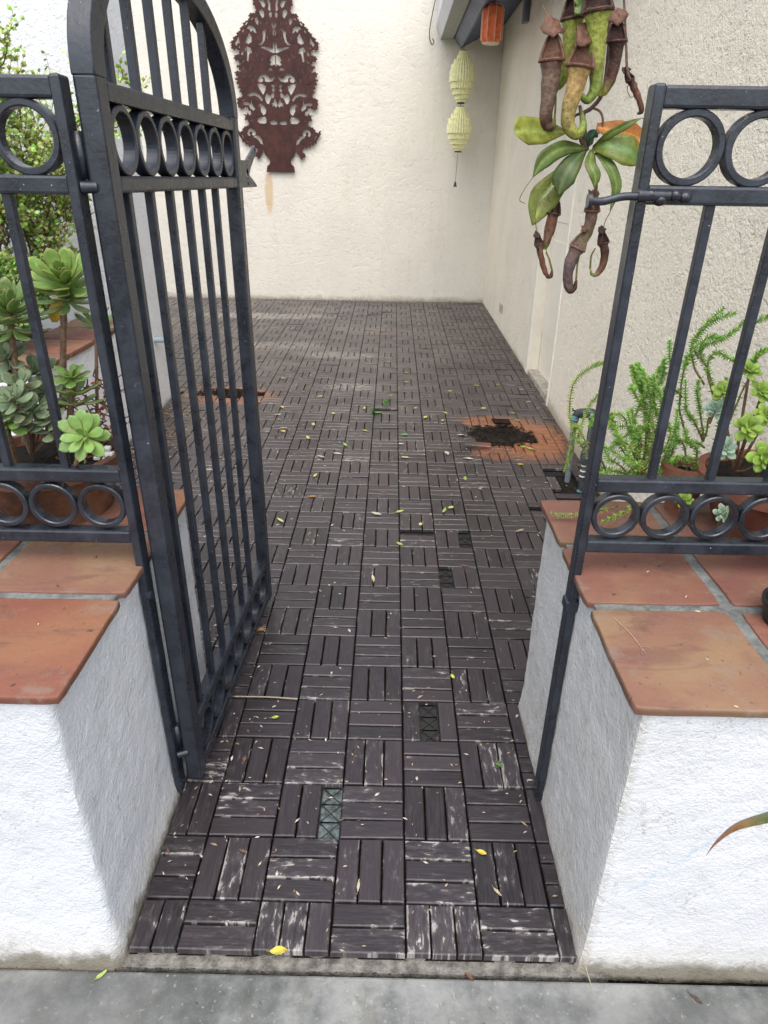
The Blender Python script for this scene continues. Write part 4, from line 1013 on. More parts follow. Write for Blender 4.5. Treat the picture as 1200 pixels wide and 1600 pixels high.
# ---- right: needle-leaved trailing stonecrop
def needle_plant(label, foot, stems, rn, ln=.013, cols=((.24, .44, .07), (.34, .54, .10), (.16, .34, .06)), cat='succulent', dup=0):
    foot = Vector(foot); e_ = empty('needle_succulent', foot, label=label, cat=cat); st = MB(); lf = MB()
    extra = []
    for pts in stems:
        extra.append(pts)
        for _ in range(dup): extra.append([pts[0]]+[(x+rn.uniform(-22, 22), y+rn.uniform(-16, 16), d+rn.uniform(-.05, .05)) for x, y, d in pts[1:]])
    for pts in extra:
        P3 = [at(*q) for q in pts]; n = max(14, int(sum((P3[i+1]-P3[i]).length for i in range(len(P3)-1))/.0052)); P = smooth_path(P3, n)
        P = [p+Vector((noise.noise(p*30), noise.noise(p*30+Vector((5, 5, 5))), noise.noise(p*30+Vector((9, 1, 3)))))*.003 for p in P]
        st.tube(P, [.0026-.0014*i/n for i in range(n+1)], 6, lerpn([(.20, .14, .07), (.24, .22, .08), (.20, .34, .07)], n))
        for i in range(2, n+1):
            t = i/n
            if rn.random() > .35+1.2*t: continue
            d = (P[min(i+1, n)]-P[i-1]).normalized(); u = d.orthogonal().normalized(); v = d.cross(u); ph = i*1.2
            for k in range(4):
                an = ph+k*math.pi/2; q = (u*math.cos(an)+v*math.sin(an)+d*(.22+.45*max(0, t-.8)*5)).normalized(); s_ = ln*rn.uniform(.7, 1.1)*(1-.25*(t > .93))
                w_ = q.orthogonal().normalized()*.0013; w2 = q.cross(w_); a_ = P[i]; m_ = a_+q*s_*.5; e2 = a_+q*s_
                c = rn.choice(cols); c = tuple(z*rn.uniform(.8, 1.2) for z in c)
                lf.add([a_+w_, a_-w_*.5+w2*.8, a_-w_*.5-w2*.8, m_+w_*1.3, m_-w_*.6+w2, m_-w_*.6-w2, e2], [(0, 1, 4, 3), (1, 2, 5, 4), (2, 0, 3, 5), (3, 4, 6), (4, 5, 6), (5, 3, 6)], c)
    st.build('stem', M_bark, e_, True); o = lf.build('foliage', M_needle, e_); o['kind'] = 'stuff'; return e_
rn = random.Random(9)
S1 = [[(1000, 750, .58), (1020, 700, .60), (1005, 640, .62), (1018, 600, .63), (1032, 575, .63)],
      [(1000, 750, .58), (1015, 680, .60), (1004, 620, .62), (992, 590, .62), (986, 572, .63)],
      [(1005, 750, .58), (1010, 660, .60), (1003, 610, .62), (1004, 578, .62)],
      [(1000, 740, .60), (1010, 690, .60), (1016, 640, .60), (1014, 605, .60)], [(1010, 745, .58), (1030, 690, .60), (1040, 640, .60), (1036, 605, .60)],
      [(990, 745, .58), (1000, 700, .60), (990, 670, .60), (986, 640, .60)], [(1000, 735, .57), (985, 700, .57), (970, 690, .57), (955, 700, .57)],
      [(1000, 720, .60), (975, 655, .60), (945, 650, .60), (920, 665, .60)],
      [(1010, 730, .56), (980, 740, .56), (955, 735, .56), (938, 745, .57)], [(990, 750, .56), (965, 725, .56), (950, 715, .56), (940, 690, .58)],
      [(1020, 745, .56), (1000, 715, .56), (990, 690, .56), (1000, 665, .56)], [(1020, 750, .60), (1045, 720, .60), (1055, 690, .60), (1060, 660, .60)],
      [(1000, 750, .60), (1010, 715, .60), (1030, 700, .58), (1045, 705, .57)], [(960, 760, .58), (990, 742, .58), (1020, 738, .58), (1046, 742, .58)],
      [(1000, 750, .60), (980, 720, .60), (960, 670, .60), (955, 650, .60)]]
needle_plant('bushy bright green needle-leaved succulent just inside the right fence post', at(1000, 770, .58), S1, rn, dup=1)
S2 = [[(960, 770, .60), (930, 700, .62), (905, 690, .64), (890, 650, .70), (897, 600, .72), (925, 572, .72), (945, 566, .72)],
      [(950, 760, .60), (925, 720, .62), (905, 680, .66), (918, 640, .70), (940, 610, .70)],
      [(950, 760, .60), (920, 700, .62), (900, 665, .66), (893, 700, .68), (882, 735, .70)],
      [(965, 790, .52), (930, 800, .50), (895, 806, .50), (862, 803, .50)], [(980, 770, .54), (985, 790, .50), (965, 806, .46), (942, 815, .42)]]
needle_plant('long thin stems of needle succulent trailing left past the fence post onto the deck pipe', at(955, 775, .58), S2, rn, .010, ((.26, .40, .07), (.34, .46, .09), (.20, .32, .07)))
S3 = [[(1110, 730, .60), (1125, 650, .62), (1110, 590, .63), (1095, 545, .64), (1130, 530, .64), (1165, 500, .64)],
      [(1100, 600, .62), (1080, 560, .63), (1088, 530, .64), (1118, 500, .64), (1148, 488, .64)],
      [(1090, 560, .62), (1082, 535, .63), (1105, 505, .64), (1130, 482, .64)],
      [(1120, 640, .62), (1105, 575, .62), (1120, 550, .62), (1145, 562, .62), (1160, 555, .62)],
      [(1080, 700, .62), (1062, 640, .62), (1068, 580, .62), (1075, 555, .62), (1105, 528, .62), (1130, 530, .62)],
      [(1065, 620, .62), (1050, 600, .62), (1046, 560, .62), (1047, 532, .62)],
      [(1120, 700, .62), (1165, 600, .62), (1180, 560, .62), (1200, 545, .62)], [(1150, 560, .62), (1180, 505, .62), (1210, 490, .62)], [(1100, 690, .60), (1085, 660, .60), (1072, 640, .60), (1070, 595, .60)],
      [(1100, 690, .60), (1095, 650, .60), (1090, 620, .60), (1092, 595, .60)], [(1100, 690, .60), (1110, 650, .60), (1125, 620, .60), (1134, 592, .60)],
      [(1120, 690, .60), (1130, 640, .60), (1140, 620, .60), (1134, 600, .60)], [(1075, 740, .56), (1070, 700, .56), (1055, 680, .56), (1058, 640, .56)],
      [(1080, 740, .55), (1090, 705, .54), (1075, 690, .53), (1070, 670, .53)], [(1090, 740, .55), (1085, 720, .53), (1062, 715, .52), (1050, 722, .52)],
      [(1100, 700, .58), (1085, 690, .56), (1060, 690, .56), (1050, 695, .56)], [(1060, 740, .58), (1050, 720, .58), (1045, 730, .58), (1040, 745, .58)]]
needle_plant('tall woody needle-leaved succulent with brown branches arching up the house wall', at(1095, 740, .58), S3, rn, .012, dup=0, cols=((.20, .40, .06), (.30, .50, .09), (.13, .30, .05)))
# lime rosettes on the right bowl
me_l = leaf_mesh(.027, .018, .006, .12, .60, (.27, .42, .07), (.30, .48, .07), (.42, .52, .12))
me_p = leaf_mesh(.022, .013, .006, .30, .62, (.40, .55, .40), (.45, .62, .46), (.55, .62, .45))
lime = [((1170, 668, .42), 1.15, (-.1, -.85, .5), 'flat lime green rosette in the middle of the right bowl'),
        ((1196, 715, .38), 1.25, (-.2, -.9, .35), 'largest lime rosette hanging over the bowl rim at the right photo edge'),
        ((1132, 612, .50), 1.0, (-.2, -.7, .7), 'lime rosette touching the third upright bar of the right fence'),
        ((1172, 578, .52), .95, (0, -.5, .9), 'small lime rosette high above the right bowl'),
        ((1192, 612, .50), 1.0, (.1, -.7, .7), 'lime rosette between the bowl and the upper photo edge foliage'),
        ((1198, 650, .46), 1.0, (.1, -.8, .6), 'half hidden lime rosette at the right photo edge above the biggest one')]
for (q, s_, ax, lb) in lime:
    t = at(*q); f = Vector((.74, .53, .78)); e_ = empty('succulent', f, label=lb, cat='succulent', group='lime rosettes in the right bowl')
    stem(e_, [f, (f+t)/2+Vector((0, 0, -.012)), t], .0035, .003, (.26, .15, .09), 10)
    rosette(e_, me_l, t, ax, [(6, 0, s_, .004), (5, 26, .85*s_, .001), (4, 52, .55*s_, 0)], .15)
for (q, ax, lb, scl, mm) in (((1118, 640, .52), (-.3, -.6, .7), 'pale blue green rosette behind the third upright bar', 1.1, me_p), ((1132, 700, .44), (-.2, -.7, .6), 'pale yellow green rosette on the rim of the small terracotta pot', 1.2, me_p),
                        ((1132, 803, .395), (-.1, -.8, .6), 'mint green rosette seen through the third ring of the lower rail', .95, me_p), ((1070, 782, .50), (-.1, -.3, .9), 'small green leaf tuft seen through the second ring of the lower rail', .9, me_l)):
    t = at(*q); e_ = empty('succulent', t-Vector((0, -.01, .03)), label=lb, cat='succulent')
    stem(e_, [t-Vector((0, -.012, .035)), t-Vector((0, -.006, .015)), t], .0035, .003, (.26, .2, .1), 6)
    rosette(e_, mm, t, ax, [(6, 0, scl, .006), (6, 25, .9*scl, .003), (4, 52, .6*scl, 0), (3, 75, .4*scl, 0)], .15)

# brown-green blade at the lower right
e_ = empty('strap_leaf_plant', at(1260, 1240, -.26), label='brown tipped green strap leaf reaching in at the lower right', cat='plant')
b = MB(); P = smooth_path([at(1260, 1262, -.27), at(1200, 1277, -.25), at(1150, 1292, -.24), at(1120, 1315, -.235), at(1103, 1337, -.23)], 20)
b.tube(P, lerpn([.019, .017, .012, .007, .0005], 20), 8, lerpn([(.12, .17, .05), (.14, .18, .05), (.33, .15, .05), (.38, .14, .05), (.30, .10, .06)], 20), flat=.22); b.build('leaf', M_leaf, e_, True)

# ------------------------------------------------------------------ hanging pitcher plant
HP = Vector(at(925, -60, .72)); hp = empty('pitcher_plant', HP, label='hanging tropical pitcher plant with green and withered brown pitchers beside the house wall', cat='hanging plant')
BR = (.165, .075, .045); BD = (.065, .030, .022); BG = (0.2175, 0.1232, 0.087); GY = (0.3625, 0.406, 0.0725); GG = (0.2465, 0.348, 0.0653); TAN = (0.493, 0.319, 0.116); GBR = (.215, .140, .100)
def hstem(pts, r, col, name='stem'):
    b = MB(); n = 26; P = smooth_path([at(*q) for q in pts], n)
    if not hasattr(r, '__len__'): r = [r, r]
    b.tube(P, lerpn(list(r), n), 7, col); return b.build(name, M_bark, hp, True)
def pitcher(pts, rad_px, cols, lid=None, rimcol=BD, tendril=None, mouth=(0, -.5, 1)):
    """pts from mouth to curled foot (photo x,y,depth); rad in photo px"""
    n = 30; P3 = [at(*q) for q in pts]; P = smooth_path(P3, n); px = [q*(.74 if i > 1 else .86) for i, q in enumerate(lerpn(rad_px, n))]; sc_ = [proj(p)[2]/F for p in P]
    rr = [a_*s_*(1+.05*noise.noise(p*60)) for a_, s_, p in zip(px, sc_, P)]; CC = lerpn(cols, n)
    b = MB(); b.tube(P, rr, 20, CC, cap=False)
    wr = .0026 if cols[0][1] < .2 else .0009
    b.v = [(q[0]+wr*noise.noise(Vector((q[0]*190, q[1]*190, q[2]*40))), q[1]+wr*noise.noise(Vector((q[1]*150, q[0]*170, q[2]*45+9))), q[2]) for q in b.v]
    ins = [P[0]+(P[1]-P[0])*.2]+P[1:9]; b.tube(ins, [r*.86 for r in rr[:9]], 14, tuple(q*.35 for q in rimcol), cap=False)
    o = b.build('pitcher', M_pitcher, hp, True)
    # rim: a thick lip tilted up towards the back
    t0 = (P[1]-P[0]).normalized(); u = t0.orthogonal().normalized(); v = t0.cross(u); b = MB(); R0 = rr[0]; pts_ = []
    md_ = Vector(mouth)
    for k in range(19):
        an = 2*math.pi*k/18; q = u*math.cos(an)+v*math.sin(an); back = max(0, q.dot(Vector((.22, .97, 0)))+.05)
        pts_.append(P[0]+q*R0*1.10-t0*(R0*2.1*back**2.0))
    b.tube(pts_, R0*.15, 7, rimcol, cap=False)
    V = []; Fc = []
    for k in range(19):
        an = 2*math.pi*k/18; q = u*math.cos(an)+v*math.sin(an); V += [tuple(P[0]+q*R0*.98), tuple(pts_[k])]
    for k in range(18): Fc.append((2*k, 2*k+1, 2*k+3, 2*k+2))
    b.add(V, Fc, tuple(q*1.2 for q in rimcol)); r_ = b.build('lip', M_pitcher, None, True); r_.parent = o; r_.location = (0, 0, 0)
    if lid:
        c0 = at(*lid[0]); tipv = max(pts_, key=lambda q: q.z); c0 = tipv.lerp(c0, .35)+Vector((0, 0, lid[1]*.0004)); s_ = lid[1]*1.15*proj(c0)[2]/F; b = MB(); V = [tuple(c0)]; Fc = []; m_ = 12
        for r in (1, 2):
            for k in range(m_):
                an = 2*math.pi*k/m_; wv = 1+.55*noise.noise(Vector((math.cos(an)*2.4, math.sin(an)*2.4, c0.x*30))); V.append((c0.x+math.cos(an)*s_*wv*r/2*lid[2], c0.y+math.sin(an)*s_*.5*wv*r/2, c0.z+math.sin(an)*s_*wv*r/2*.8+s_*.5*noise.noise(Vector((math.cos(an)*3, math.sin(an)*3, 7+c0.x*9)))))
        for k in range(m_): Fc += [(0, 1+k, 1+(k+1) % m_), (1+k, 1+m_+k, 1+m_+(k+1) % m_, 1+(k+1) % m_)]
        b.add(V, Fc, lid[3]); hl = b.build('lid', M_pitcher, None, True); hl.parent = o; hl.location = (0, 0, 0)
        md2 = hl.modifiers.new('solid', 'SOLIDIFY'); md2.thickness = .0015
        tipv = max(pts_, key=lambda q: q.z); b = MB(); b.tube(smooth_path([tipv, (c0+tipv)/2+Vector((.001, .001, 0)), c0], 6), [s_*.22, s_*.17, s_*.15, s_*.15, s_*.16, s_*.2, s_*.25], 6, rimcol); nb = b.build('neck', M_pitcher, None, True); nb.parent = o; nb.location = (0, 0, 0)
    if tendril: hstem(tendril, [.0022, .0016], (.20, .18, .06), 'tendril')
for o_ in (): pass
Yp = .62
pitcher([(862, 95, Yp), (860, 130, Yp), (855, 165, Yp), (853, 192, Yp), (862, 198, Yp), (866, 185, Yp)], [20, 19, 14, 11, 7, 3], [BG, GBR, GBR, BD, BG, GG], ((866, 45, Yp), 15, 1.0, BR), BR, [(866, 188, Yp), (868, 165, Yp+.01), (869, 130, Yp+.03)])
pitcher([(895, 30, .66), (893, 75, .66), (884, 110, .66), (872, 134, .66), (866, 130, .66)], [19, 20, 15, 9, 4], [GY, GY, GY, GG, GG], ((884, -6, .66), 12, .8, BD), BD)
pitcher([(906, 105, .58), (898, 140, .58), (889, 172, .58), (888, 196, .58), (901, 210, .58), (911, 196, .58), (906, 165, .59)], [21, 19, 15, 13, 11, 8, 3], [TAN, TAN, (.36, .27, .09), (.32, .27, .08), GY, GG, BD], ((912, 62, .58), 17, .75, BR), BR)
pitcher([(934, 18, .60), (933, 60, .60), (932, 105, .60), (930, 138, .60), (918, 156, .60), (908, 148, .60), (910, 140, .60)], [24, 19, 16, 12, 9, 5, 2], [GY, GY, (.28, .30, .07), GG, GG, GG, GG], ((915, 4, .60), 14, .9, BD), BD, [(910, 142, .60), (922, 100, .63), (935, 20, .66)])
pitcher([(963, 66, .64), (960, 95, .64), (954, 122, .64), (944, 142, .64), (936, 150, .64)], [16, 14, 12, 9, 3], [BD, BD, (.12, .05, .04), (.30, .26, .06), GY], ((966, 28, .64), 13, 1.0, BR), BD, [(936, 150, .64), (945, 130, .66), (958, 60, .68)])
pitcher([(985, 125, .66), (992, 140, .66), (1000, 160, .66), (1001, 174, .66), (995, 178, .66)], [7, 7, 6, 5, 2], [BD, BR, BR, BD, BD], ((978, 110, .66), 6, 1, BD), BD)
pitcher([(865, 334, .60), (860, 355, .60), (854, 378, .60), (852, 390, .60)], [11, 10.5, 8, 3], [BR, BR, (.22, .12, .07), GG], ((850, 312, .60), 8, .7, BD), BD)
pitcher([(842, 382, .60), (846, 402, .60), (853, 428, .60), (860, 432, .60), (863, 422, .60)], [7, 6, 4.5, 4, 2], [BG, BR, BR, BD, BD], ((836, 373, .60), 5, .9, BD), BD, [(863, 424, .60), (858, 405, .60), (853, 394, .60)])
pitcher([(925, 330, .62), (922, 350, .62), (914, 372, .62), (906, 385, .62)], [12, 11, 9, 5], [GBR, GBR, (.22, .19, .08), GG], ((928, 312, .62), 9, .8, BR), BR)
pitcher([(902, 388, .60), (892, 408, .60), (887, 432, .60), (890, 452, .60), (898, 450, .60), (900, 438, .60)], [13, 12, 10, 9, 5, 2], [GBR, (.17, .12, .115), (.16, .11, .105), (.13, .08, .06), BD, BD], ((912, 352, .60), 6, .8, BR), GBR, [(900, 440, .60), (902, 415, .60), (906, 395, .60)])
pitcher([(943, 380, .62), (945, 395, .62), (942, 412, .62), (933, 428, .62), (925, 428, .62), (922, 418, .62)], [9, 9, 7.5, 5, 3, 1.5], [BR, BD, BR, BG, GG, (.4, .35, .1)], ((936, 360, .62), 6, .9, BD), BD, [(922, 420, .62), (924, 400, .62), (930, 388, .62)])
# main stem and side stems
hstem([(948, -60, .72), (952, 60, .70), (943, 140, .68), (925, 168, .66), (912, 178, .65), (914, 205, .64), (916, 235, .62)], [.0042, .0040], (.10, .05, .04))
hstem([(912, 178, .65), (900, 180, .65), (890, 195, .65)], [.003, .002], BD); hstem([(925, 168, .66), (938, 175, .66), (942, 190, .66), (938, 205, .66), (925, 214, .64)], [.0024, .002], (.25, .13, .06))
hstem([(905, 240, .64), (880, 260, .64), (868, 285, .63), (866, 310, .62), (866, 336, .60)], [.0035, .0055], BD); hstem([(912, 200, .64), (908, 218, .63), (918, 235, .62)], [.0055, .004], BD)
hstem([(972, -60, .70), (978, 60, .68), (980, 110, .66), (985, 125, .66)], [.002, .003], (.16, .10, .07)); hstem([(928, 240, .62), (932, 290, .62), (926, 330, .62)], [.0025, .003], (.20, .12, .08))
def pleaf(pts, wid_px, cin, cout, roll=0.0, tip_t=None, fold=.22):
    n = 16; P = smooth_path([at(*q) for q in pts], n); W = lerpn(wid_px, n); b = MB(); V = []; C = []; Fc = []; m_ = 6
    W = [w_*(1 if i < n-2 else (.86, .62, .12)[i-n+2]) for i, w_ in enumerate(W)]
    for i, p in enumerate(P):
        t = (P[min(i+1, n)]-P[max(i-1, 0)]).normalized(); side = t.cross(Vector((math.sin(roll)*.6, -1, math.cos(roll)*.35))).normalized(); nrm = side.cross(t).normalized(); w_ = W[i]*proj(p)[2]/F
        for k in range(m_+1):
            s_ = k/m_*2-1; V.append(p+side*(w_*s_)+nrm*(fold*w_*abs(s_)-.10*w_*s_*s_)+nrm*(.0012*noise.noise(p*80)))
            c = tuple(a_*(1-abs(s_))+c_*abs(s_) for a_, c_ in zip(cin, cout)) if abs(s_) > .12 else tuple(min(1, q*1.5+.04) for q in cin); C.append(c)
    for i in range(n):
        for k in range(m_): Fc.append((i*(m_+1)+k, i*(m_+1)+k+1, (i+1)*(m_+1)+k+1, (i+1)*(m_+1)+k))
    b.add(V, Fc, C); o = b.build('leaf', M_leaf, hp, True); md_ = o.modifiers.new('solid', 'SOLIDIFY'); md_.thickness = .0009; return o
YG = (.20, .235, .035); DG = (.055, .095, .018); MG = (.105, .155, .025); OR = (.45, .17, .02)
pleaf([(884, 206, .63), (850, 206, .62), (820, 205, .60), (804, 206, .58)], [3, 19, 22, 17], YG, (.23, .25, .04))
pleaf([(915, 232, .61), (880, 232, .58), (850, 250, .56), (832, 278, .55)], [3, 12, 13, 2], MG, DG, .6)
pleaf([(915, 234, .61), (895, 255, .58), (880, 280, .57), (872, 307, .57)], [3, 15, 19, 4], DG, DG, -.3)
pleaf([(925, 234, .60), (922, 255, .57), (930, 275, .56), (929, 296, .56)], [3, 9, 9, 1.5], MG, MG, 0)
pleaf([(930, 238, .60), (950, 256, .57), (963, 290, .56), (953, 332, .56)], [2, 9, 9, 1.5], MG, (.11, .19, .04), .2)
pleaf([(925, 232, .61), (950, 228, .58), (980, 236, .57), (1004, 255, .58)], [3, 17, 24, 10], (.075, .15, .03), (.20, .22, .035), .3)
pleaf([(928, 230, .61), (950, 212, .58), (978, 196, .56), (1003, 184, .56)], [3, 6, 6, 1.5], MG, MG, .5)
pleaf([(922, 228, .61), (924, 215, .59), (930, 202, .58)], [5, 10, 7], (.035, .09, .05), (.03, .075, .04))
pleaf([(932, 198, .66), (960, 205, .66), (985, 215, .67), (1012, 226, .67)], [5, 16, 22, 12], OR, (.34, .12, .03), .2)
pleaf([(975, 225, .69), (995, 232, .69), (1012, 245, .69)], [6, 22, 20], YG, (.30, .27, .04))
pleaf([(905, 248, .63), (880, 275, .62), (850, 310, .61), (832, 352, .60)], [3, 15, 24, 9], YG, (.17, .20, .03), -.2)
pleaf([(905, 244, .60), (880, 262, .58), (860, 295, .57), (838, 320, .57)], [2, 4, 3.5, 1], (.22, .26, .12), (.19, .24, .09))
pleaf([(915, -40, .66), (920, -10, .64), (905, 12, .62), (898, 12, .62)], [12, 22, 12, 3], DG, MG)
for pts in ([(832, 278, .55), (820, 295, .55), (812, 312, .56), (820, 318, .56)], [(838, 320, .57), (836, 345, .58), (842, 372, .6)], [(953, 332, .56), (945, 348, .58), (941, 372, .62)], [(1003, 184, .56), (1012, 192, .56), (1020, 205, .57)], [(848, 8, .8), (855, 25, .75), (864, 40, .66)], [(929, 296, .56), (929, 312, .6)],
            [(985, 125, .66), (980, 140, .66), (986, 152, .66), (992, 148, .66)], [(855, 395, .6), (850, 380, .6), (852, 365, .6)], [(916, 100, .6), (912, 60, .62), (922, 10, .64)], [(898, 100, .6), (900, 60, .62), (897, 0, .66)]):
    b = MB(); b.tube(smooth_path([at(*q) for q in pts], 14), .0008, 5, (.22, .16, .07)); b.build('tendril', M_bark, hp, True)

hb = MB(); tp = at(948, -60, .72); hb.tube([tp-Vector((0, 0, .01)), tp+Vector((.02, .02, .5)), tp+Vector((.05, .1, 1.3))], .0015, 6); hb.build('hanging_wire', M_wire, hp)

# ------------------------------------------------------------------ fallen leaves
def ground_at(x, y):
    d = fw + RT*((x-600)/F) + UP*((800-y)/F); z = 0
    for _ in range(6):
        p = CAM+d*((z-CAM.z)/d.z); z = zf(p.y) if p.y > -.119 else -.034
    return Vector((p.x, p.y, z+.0015))
def fallen(px, py, L, W, ang, col, label, cat='leaf', group=None, curl=.25, name='fallen_leaf'):
    b = MB(); n = 8; V = []; Fc = []
    for i in range(n+1):
        t = i/n; w_ = W*.5*math.sin(math.pi*min(.98, max(.03, t)))**.75
        for k in (-1, -.5, 0, .5, 1): V.append(((t-.5)*L, k*w_*(1+.12*noise.noise(Vector((t*5, k*3, px)))), .0015+curl*abs(k)*w_+.10*L*(t-.5)**2*curl*6+.0015*noise.noise(Vector((t*4, k, py)))))
    for i in range(n):
        for k in range(4): Fc.append((i*5+k, i*5+k+1, (i+1)*5+k+1, (i+1)*5+k))
    b.add(V, Fc, col); b.tube([(-.5*L, 0, .002), (-.62*L, .01*L, .003), (-.72*L, .05*L, .004)], .0007, 4, tuple(q*.6 for q in col))
    me = b.mesh(name); o = link(name, me, M_leaf, None, True); o.location = ground_at(px, py); o.rotation_euler = (0, 0, ang); return tag(o, label, cat, group)
YE = (.62, .50, .07); LG = (.34, .48, .10); PALE = (.55, .52, .40); BRN = (.30, .13, .05)
G = 'leaves fallen on the deck and sidewalk'
for a_ in ((437, 1503, .034, .017, .1, YE, 'yellow leaf lying on the concrete threshold'), (430, 1122, .022, .011, .3, (.50, .62, .10), 'lime green leaf beside the twig at the gate foot'),
           (707, 1058, .022, .011, 1.9, (.50, .55, .08), 'yellow green leaf below the narrow side of the right wall'), (752, 1333, .024, .012, -.4, YE, 'curled yellow leaf near the front right of the deck'),
           (777, 1395, .024, .007, -.9, (.50, .40, .28), 'tan dry husk near the deck front right'), (488, 777, .040, .024, .1, (.36, .19, .06), 'round orange brown leaf on the deck right of the gate'),
           (583, 905, .050, .012, 1.7, (.62, .52, .34), 'long pale tan husk in the middle of the deck'), (560, 1385, .030, .006, 1.5, (.62, .55, .42), 'slim cream husk in the slat gap near the front'),
           (158, 1525, .026, .008, .8, (.34, .46, .12), 'green leaf scrap on the sidewalk at left'), (1087, 1562, .026, .008, -.8, (.05, .045, .04), 'dark rotten leaf on the sidewalk at right'),
           (733, 1527, .022, .008, -.9, (.16, .07, .04), 'brown leaf stuck on the sidewalk below the threshold'), (632, 680, .045, .030, .2, (.12, .34, .10), 'bright green leaf in the middle distance of the deck'),
           (703, 607 if False else 622, .05, .012, .4, (.06, .045, .045), 'dark curled twig-like leaf on the middle deck'), (725, 885, .04, .010, -.2, (.22, .10, .07), 'red brown dry leaf over a deck joint at right'),
           (600, 770, .050, .012, -.2, (.24, .11, .08), 'reddish dry leaf strip on the deck centre'), (657, 820, .026, .016, 1.4, (.62, .62, .20), 'yellow leaf upright by the missing slat'),
           (812, 830, .05, .014, .6, (.42, .36, .24), 'curled tan leaf left of the right wall corner'), (408, 985, .035, .02, .2, (.42, .22, .09), 'orange brown leaf bits beside the gate foot'),
           (1024, 842, .001, .001, 0, BRN, None)):
    if a_[6]: fallen(*a_, group=G)
rn = random.Random(77)
for k in range(46):
    x = rn.uniform(420, 840); y = rn.choice([rn.uniform(590, 740), rn.uniform(600, 700), rn.uniform(520, 900)])
    p = ground_at(x, y)
    if inpit(p.x, p.y, 1.1) or p.x > .95: continue
    fallen(x, y, rn.uniform(.03, .055), rn.uniform(.014, .026), rn.uniform(0, 6.28), rn.choice([LG, (.50, .58, .20), PALE, YE, (.46, .55, .16)]), 'small pale green or yellow leaf scattered on the middle of the deck', group='small pale leaves on the middle deck')
# sprigs
for (px, py, lb, s_) in ((780, 1197, 'tiny green sprig on the deck near the right wall', .016), (603, 632, 'green leafy sprig on the middle deck', .05), (585, 645, 'second darker green sprig on the middle deck', .05)):
    g0 = ground_at(px, py); b = MB()
    for k in range(9):
        d = Vector((rn.uniform(-1, 1), rn.uniform(-1, 1), rn.uniform(.05, .5))).normalized()*s_*rn.uniform(.6, 1.1); b.tube([g0, g0+d*.5, g0+d], [.0008, s_*.14, .0004], 5, (.10, .26, .06), flat=.4)
    o = b.build('sprig', M_leaf, smooth=True); tag(o, lb, 'sprig')
b = MB(); P = smooth_path([ground_at(366, 1090), ground_at(420, 1091), ground_at(465, 1094)], 10); b.tube([p+Vector((0, 0, .003)) for p in P], .0022, 6, (.42, .34, .26)); o = b.build('twig', M_litter, smooth=True); tag(o, 'thin straight tan twig lying on the deck at the gate foot', 'twig')
P = smooth_path([ground_at(905, 1490)+Vector((0, 0, .03)), ground_at(898, 1470)+Vector((-.002, 0, .05)), ground_at(905, 1515)+Vector((0, 0, .01)), ground_at(925, 1545)], 14); b = MB(); b.tube(P, .0008, 5, (.42, .36, .24)); o = b.build('dry_grass_blade', M_litter, smooth=True); tag(o, 'dry curved grass stalk at the foot of the right wall', 'grass stalk')
b = MB(); tz = Vector((0, 0, ZT)); P = smooth_path([at(955, 965, .1)*1.0, at(985, 990, .1), at(1010, 1018, .1)], 8)
def tile_at(x, y):
    d = fw + RT*((x-600)/F) + UP*((800-y)/F); return CAM+d*((.659-CAM.z)/d.z)
b = MB(); b.tube(smooth_path([tile_at(960, 966), tile_at(985, 990), tile_at(1008, 1020)], 8), .0010, 5, (.40, .28, .20)); b.tube([tile_at(1000, 1010), tile_at(1015, 1012)], .0008, 4, (.3, .2, .15)); b.tube([tile_at(1003, 1014), tile_at(1003, 1024)], .0008, 4, (.3, .2, .15))
o = b.build('twig', M_litter); tag(o, 'fine forked twig on the tan tile of the right wall', 'twig')
b = MB()
for (x, y) in ((976, 885), (1012, 893), (1030, 884), (1072, 932), (960, 928), (1150, 1104), (150, 870), (90, 915), (60, 975), (1075, 880), (1105, 1030), (140, 985), (20, 1070), (985, 1090), (1090, 955)):
    p = tile_at(x, y); d = Vector((rn.uniform(-1, 1), rn.uniform(-1, 1), 0)).normalized()*rn.uniform(.002, .005); b.tube([p-d, p, p+d], [.0006, .0016, .0006], 5, rn.choice([(.62, .52, .36), (.10, .07, .05), (.5, .45, .3)]))
o = b.build('tile_crumbs', M_litter); tag(o, 'tiny seed husks scattered on the terracotta tiles', 'husks', kind='stuff')
# petals, husks and crumbs all over the deck: nobody could count them
b = MB(); rn = random.Random(3)
def crumb(p, l, w_, col, an):
    d = Vector((math.cos(an), math.sin(an), 0)); u = Vector((-d.y, d.x, 0)); z = Vector((0, 0, 1)); h = w_*.35
    V = [p-d*l, p+u*w_+z*h, p+d*l, p-u*w_+z*h, p+z*h*1.8]; b.add(V, [(0, 3, 4), (3, 2, 4), (2, 1, 4), (1, 0, 4)], col)
for k in range(2300):
    Y = .05+rn.random()**1.15*6.2; 
    if rn.random() < .45: X = rn.gauss(-.75, .35)
    else: X = rn.uniform(-1.5, 1.0)
    if Y < .66 and not (-.54 < X < .33): continue
    if X < -1.5 and Y < 3.6 or X > .98 or X < -4: continue
    l = rn.choice([.0025, .004, .006, .009])*rn.uniform(.7, 1.3); c = rn.choice([(.62, .57, .50), (.55, .50, .40), (.50, .45, .38), (.38, .28, .20), (.20, .10, .07), (.06, .05, .045)])
    crumb(Vector((X, Y, zf(Y)+.0012)), l, l*rn.uniform(.25, .5), c, rn.uniform(0, 6.28))
for k in range(110):
    X, Y = rn.uniform(-.53, .33), rn.uniform(-.11, .7); l = rn.uniform(.0025, .0075); crumb(Vector((X, Y, .0012)), l, l*.32, rn.choice([(.60, .50, .36), (.52, .42, .28), (.40, .28, .16)]), rn.uniform(0, 6.28))
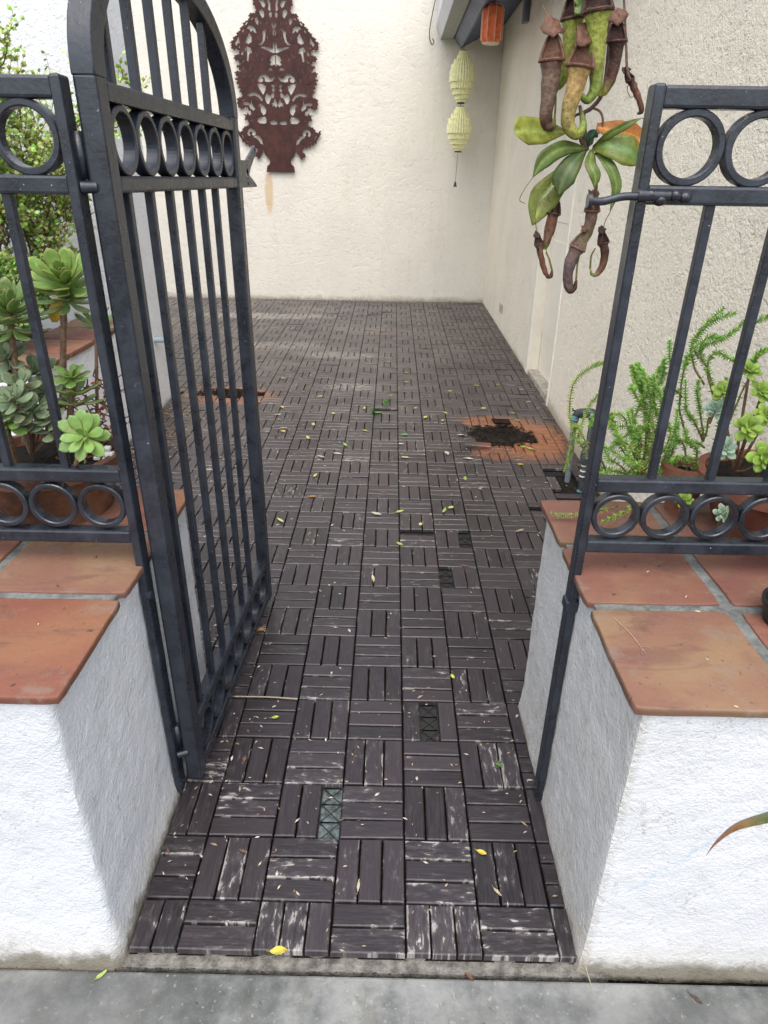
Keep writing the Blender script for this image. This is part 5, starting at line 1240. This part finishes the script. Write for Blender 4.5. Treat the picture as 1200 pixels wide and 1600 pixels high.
for k in range(700):
    an = rn.uniform(0, 6.28); r = rn.random()**.5*.34; X, Y = .52+r*math.cos(an)*1.1, 2.78+r*math.sin(an); crumb(Vector((X, Y, zf(Y)+.002)), rn.uniform(.002, .008), rn.uniform(.001, .004), rn.choice([(.04, .03, .025), (.07, .045, .03), (.12, .08, .05)]), rn.uniform(0, 6))
for k in range(900):
    Y = rn.uniform(2.2, 3.9); X = -1.50+abs(rn.gauss(0, .12)); crumb(Vector((X, Y, zf(Y)+.003)), rn.uniform(.006, .022), rn.uniform(.002, .005), rn.choice([(.22, .14, .08), (.30, .20, .12), (.08, .05, .04), (.42, .33, .22)]), rn.uniform(0, 6))
for k in range(260):
    Y = rn.uniform(1.9, 4.2); X = .985-abs(rn.gauss(0, .03)); crumb(Vector((X, Y, zf(Y)+.003)), rn.uniform(.004, .015), rn.uniform(.002, .005), rn.choice([(.10, .07, .05), (.16, .11, .07), (.30, .24, .16)]), rn.uniform(0, 6))
for k in range(420):
    X = rn.uniform(-4, .98); crumb(Vector((X, 7.035-abs(rn.gauss(0, .015)), zf(7.03)+.004)), rn.uniform(.006, .016), rn.uniform(.003, .008), rn.choice([(.12, .09, .06), (.25, .20, .14), (.07, .05, .04)]), rn.uniform(0, 6))
o = b.build('leaf_litter', M_litter); tag(o, 'scattered petals, husks and crumbs of dead leaf over the deck', 'litter', kind='stuff')
b = MB()
for k in range(420):                                            # damp black crud in the sidewalk joint
    X = rn.uniform(-1.4, 1.4); p = Vector((X, rn.uniform(-.1245, -.118), -.037)); l = rn.choice([.0015, .0025, .004])
    V0 = len(b.v); d = Vector((math.cos(k), math.sin(k), 0))*l; b.tube([p-d*.5, p+Vector((0, 0, l*.3)), p+d*.5], [l*.2, l*.45, l*.2], 5, (.03, .026, .022))
for k in range(60):
    X, Y = rn.uniform(-.9, .9), rn.uniform(-.36, -.17); l = rn.uniform(.0015, .005); p = Vector((X, Y, -.0335)); d = Vector((rn.uniform(-1, 1), rn.uniform(-1, 1), 0))*l; b.tube([p-d, p, p+d], [l*.1, l*.25, l*.1], 5, rn.choice([(.05, .045, .04), (.16, .10, .06), (.35, .27, .18)]))
o = b.build('joint_dirt', M_litter); tag(o, 'black grit along the sidewalk joint', 'dirt', kind='stuff')
b = MB(); b.box((-8, -.1230, -.29), (8, -.02, -.062)); o = b.build('joint_soil', M_dirt); tag(o, 'dark open joint between sidewalk and walls', kind='structure')
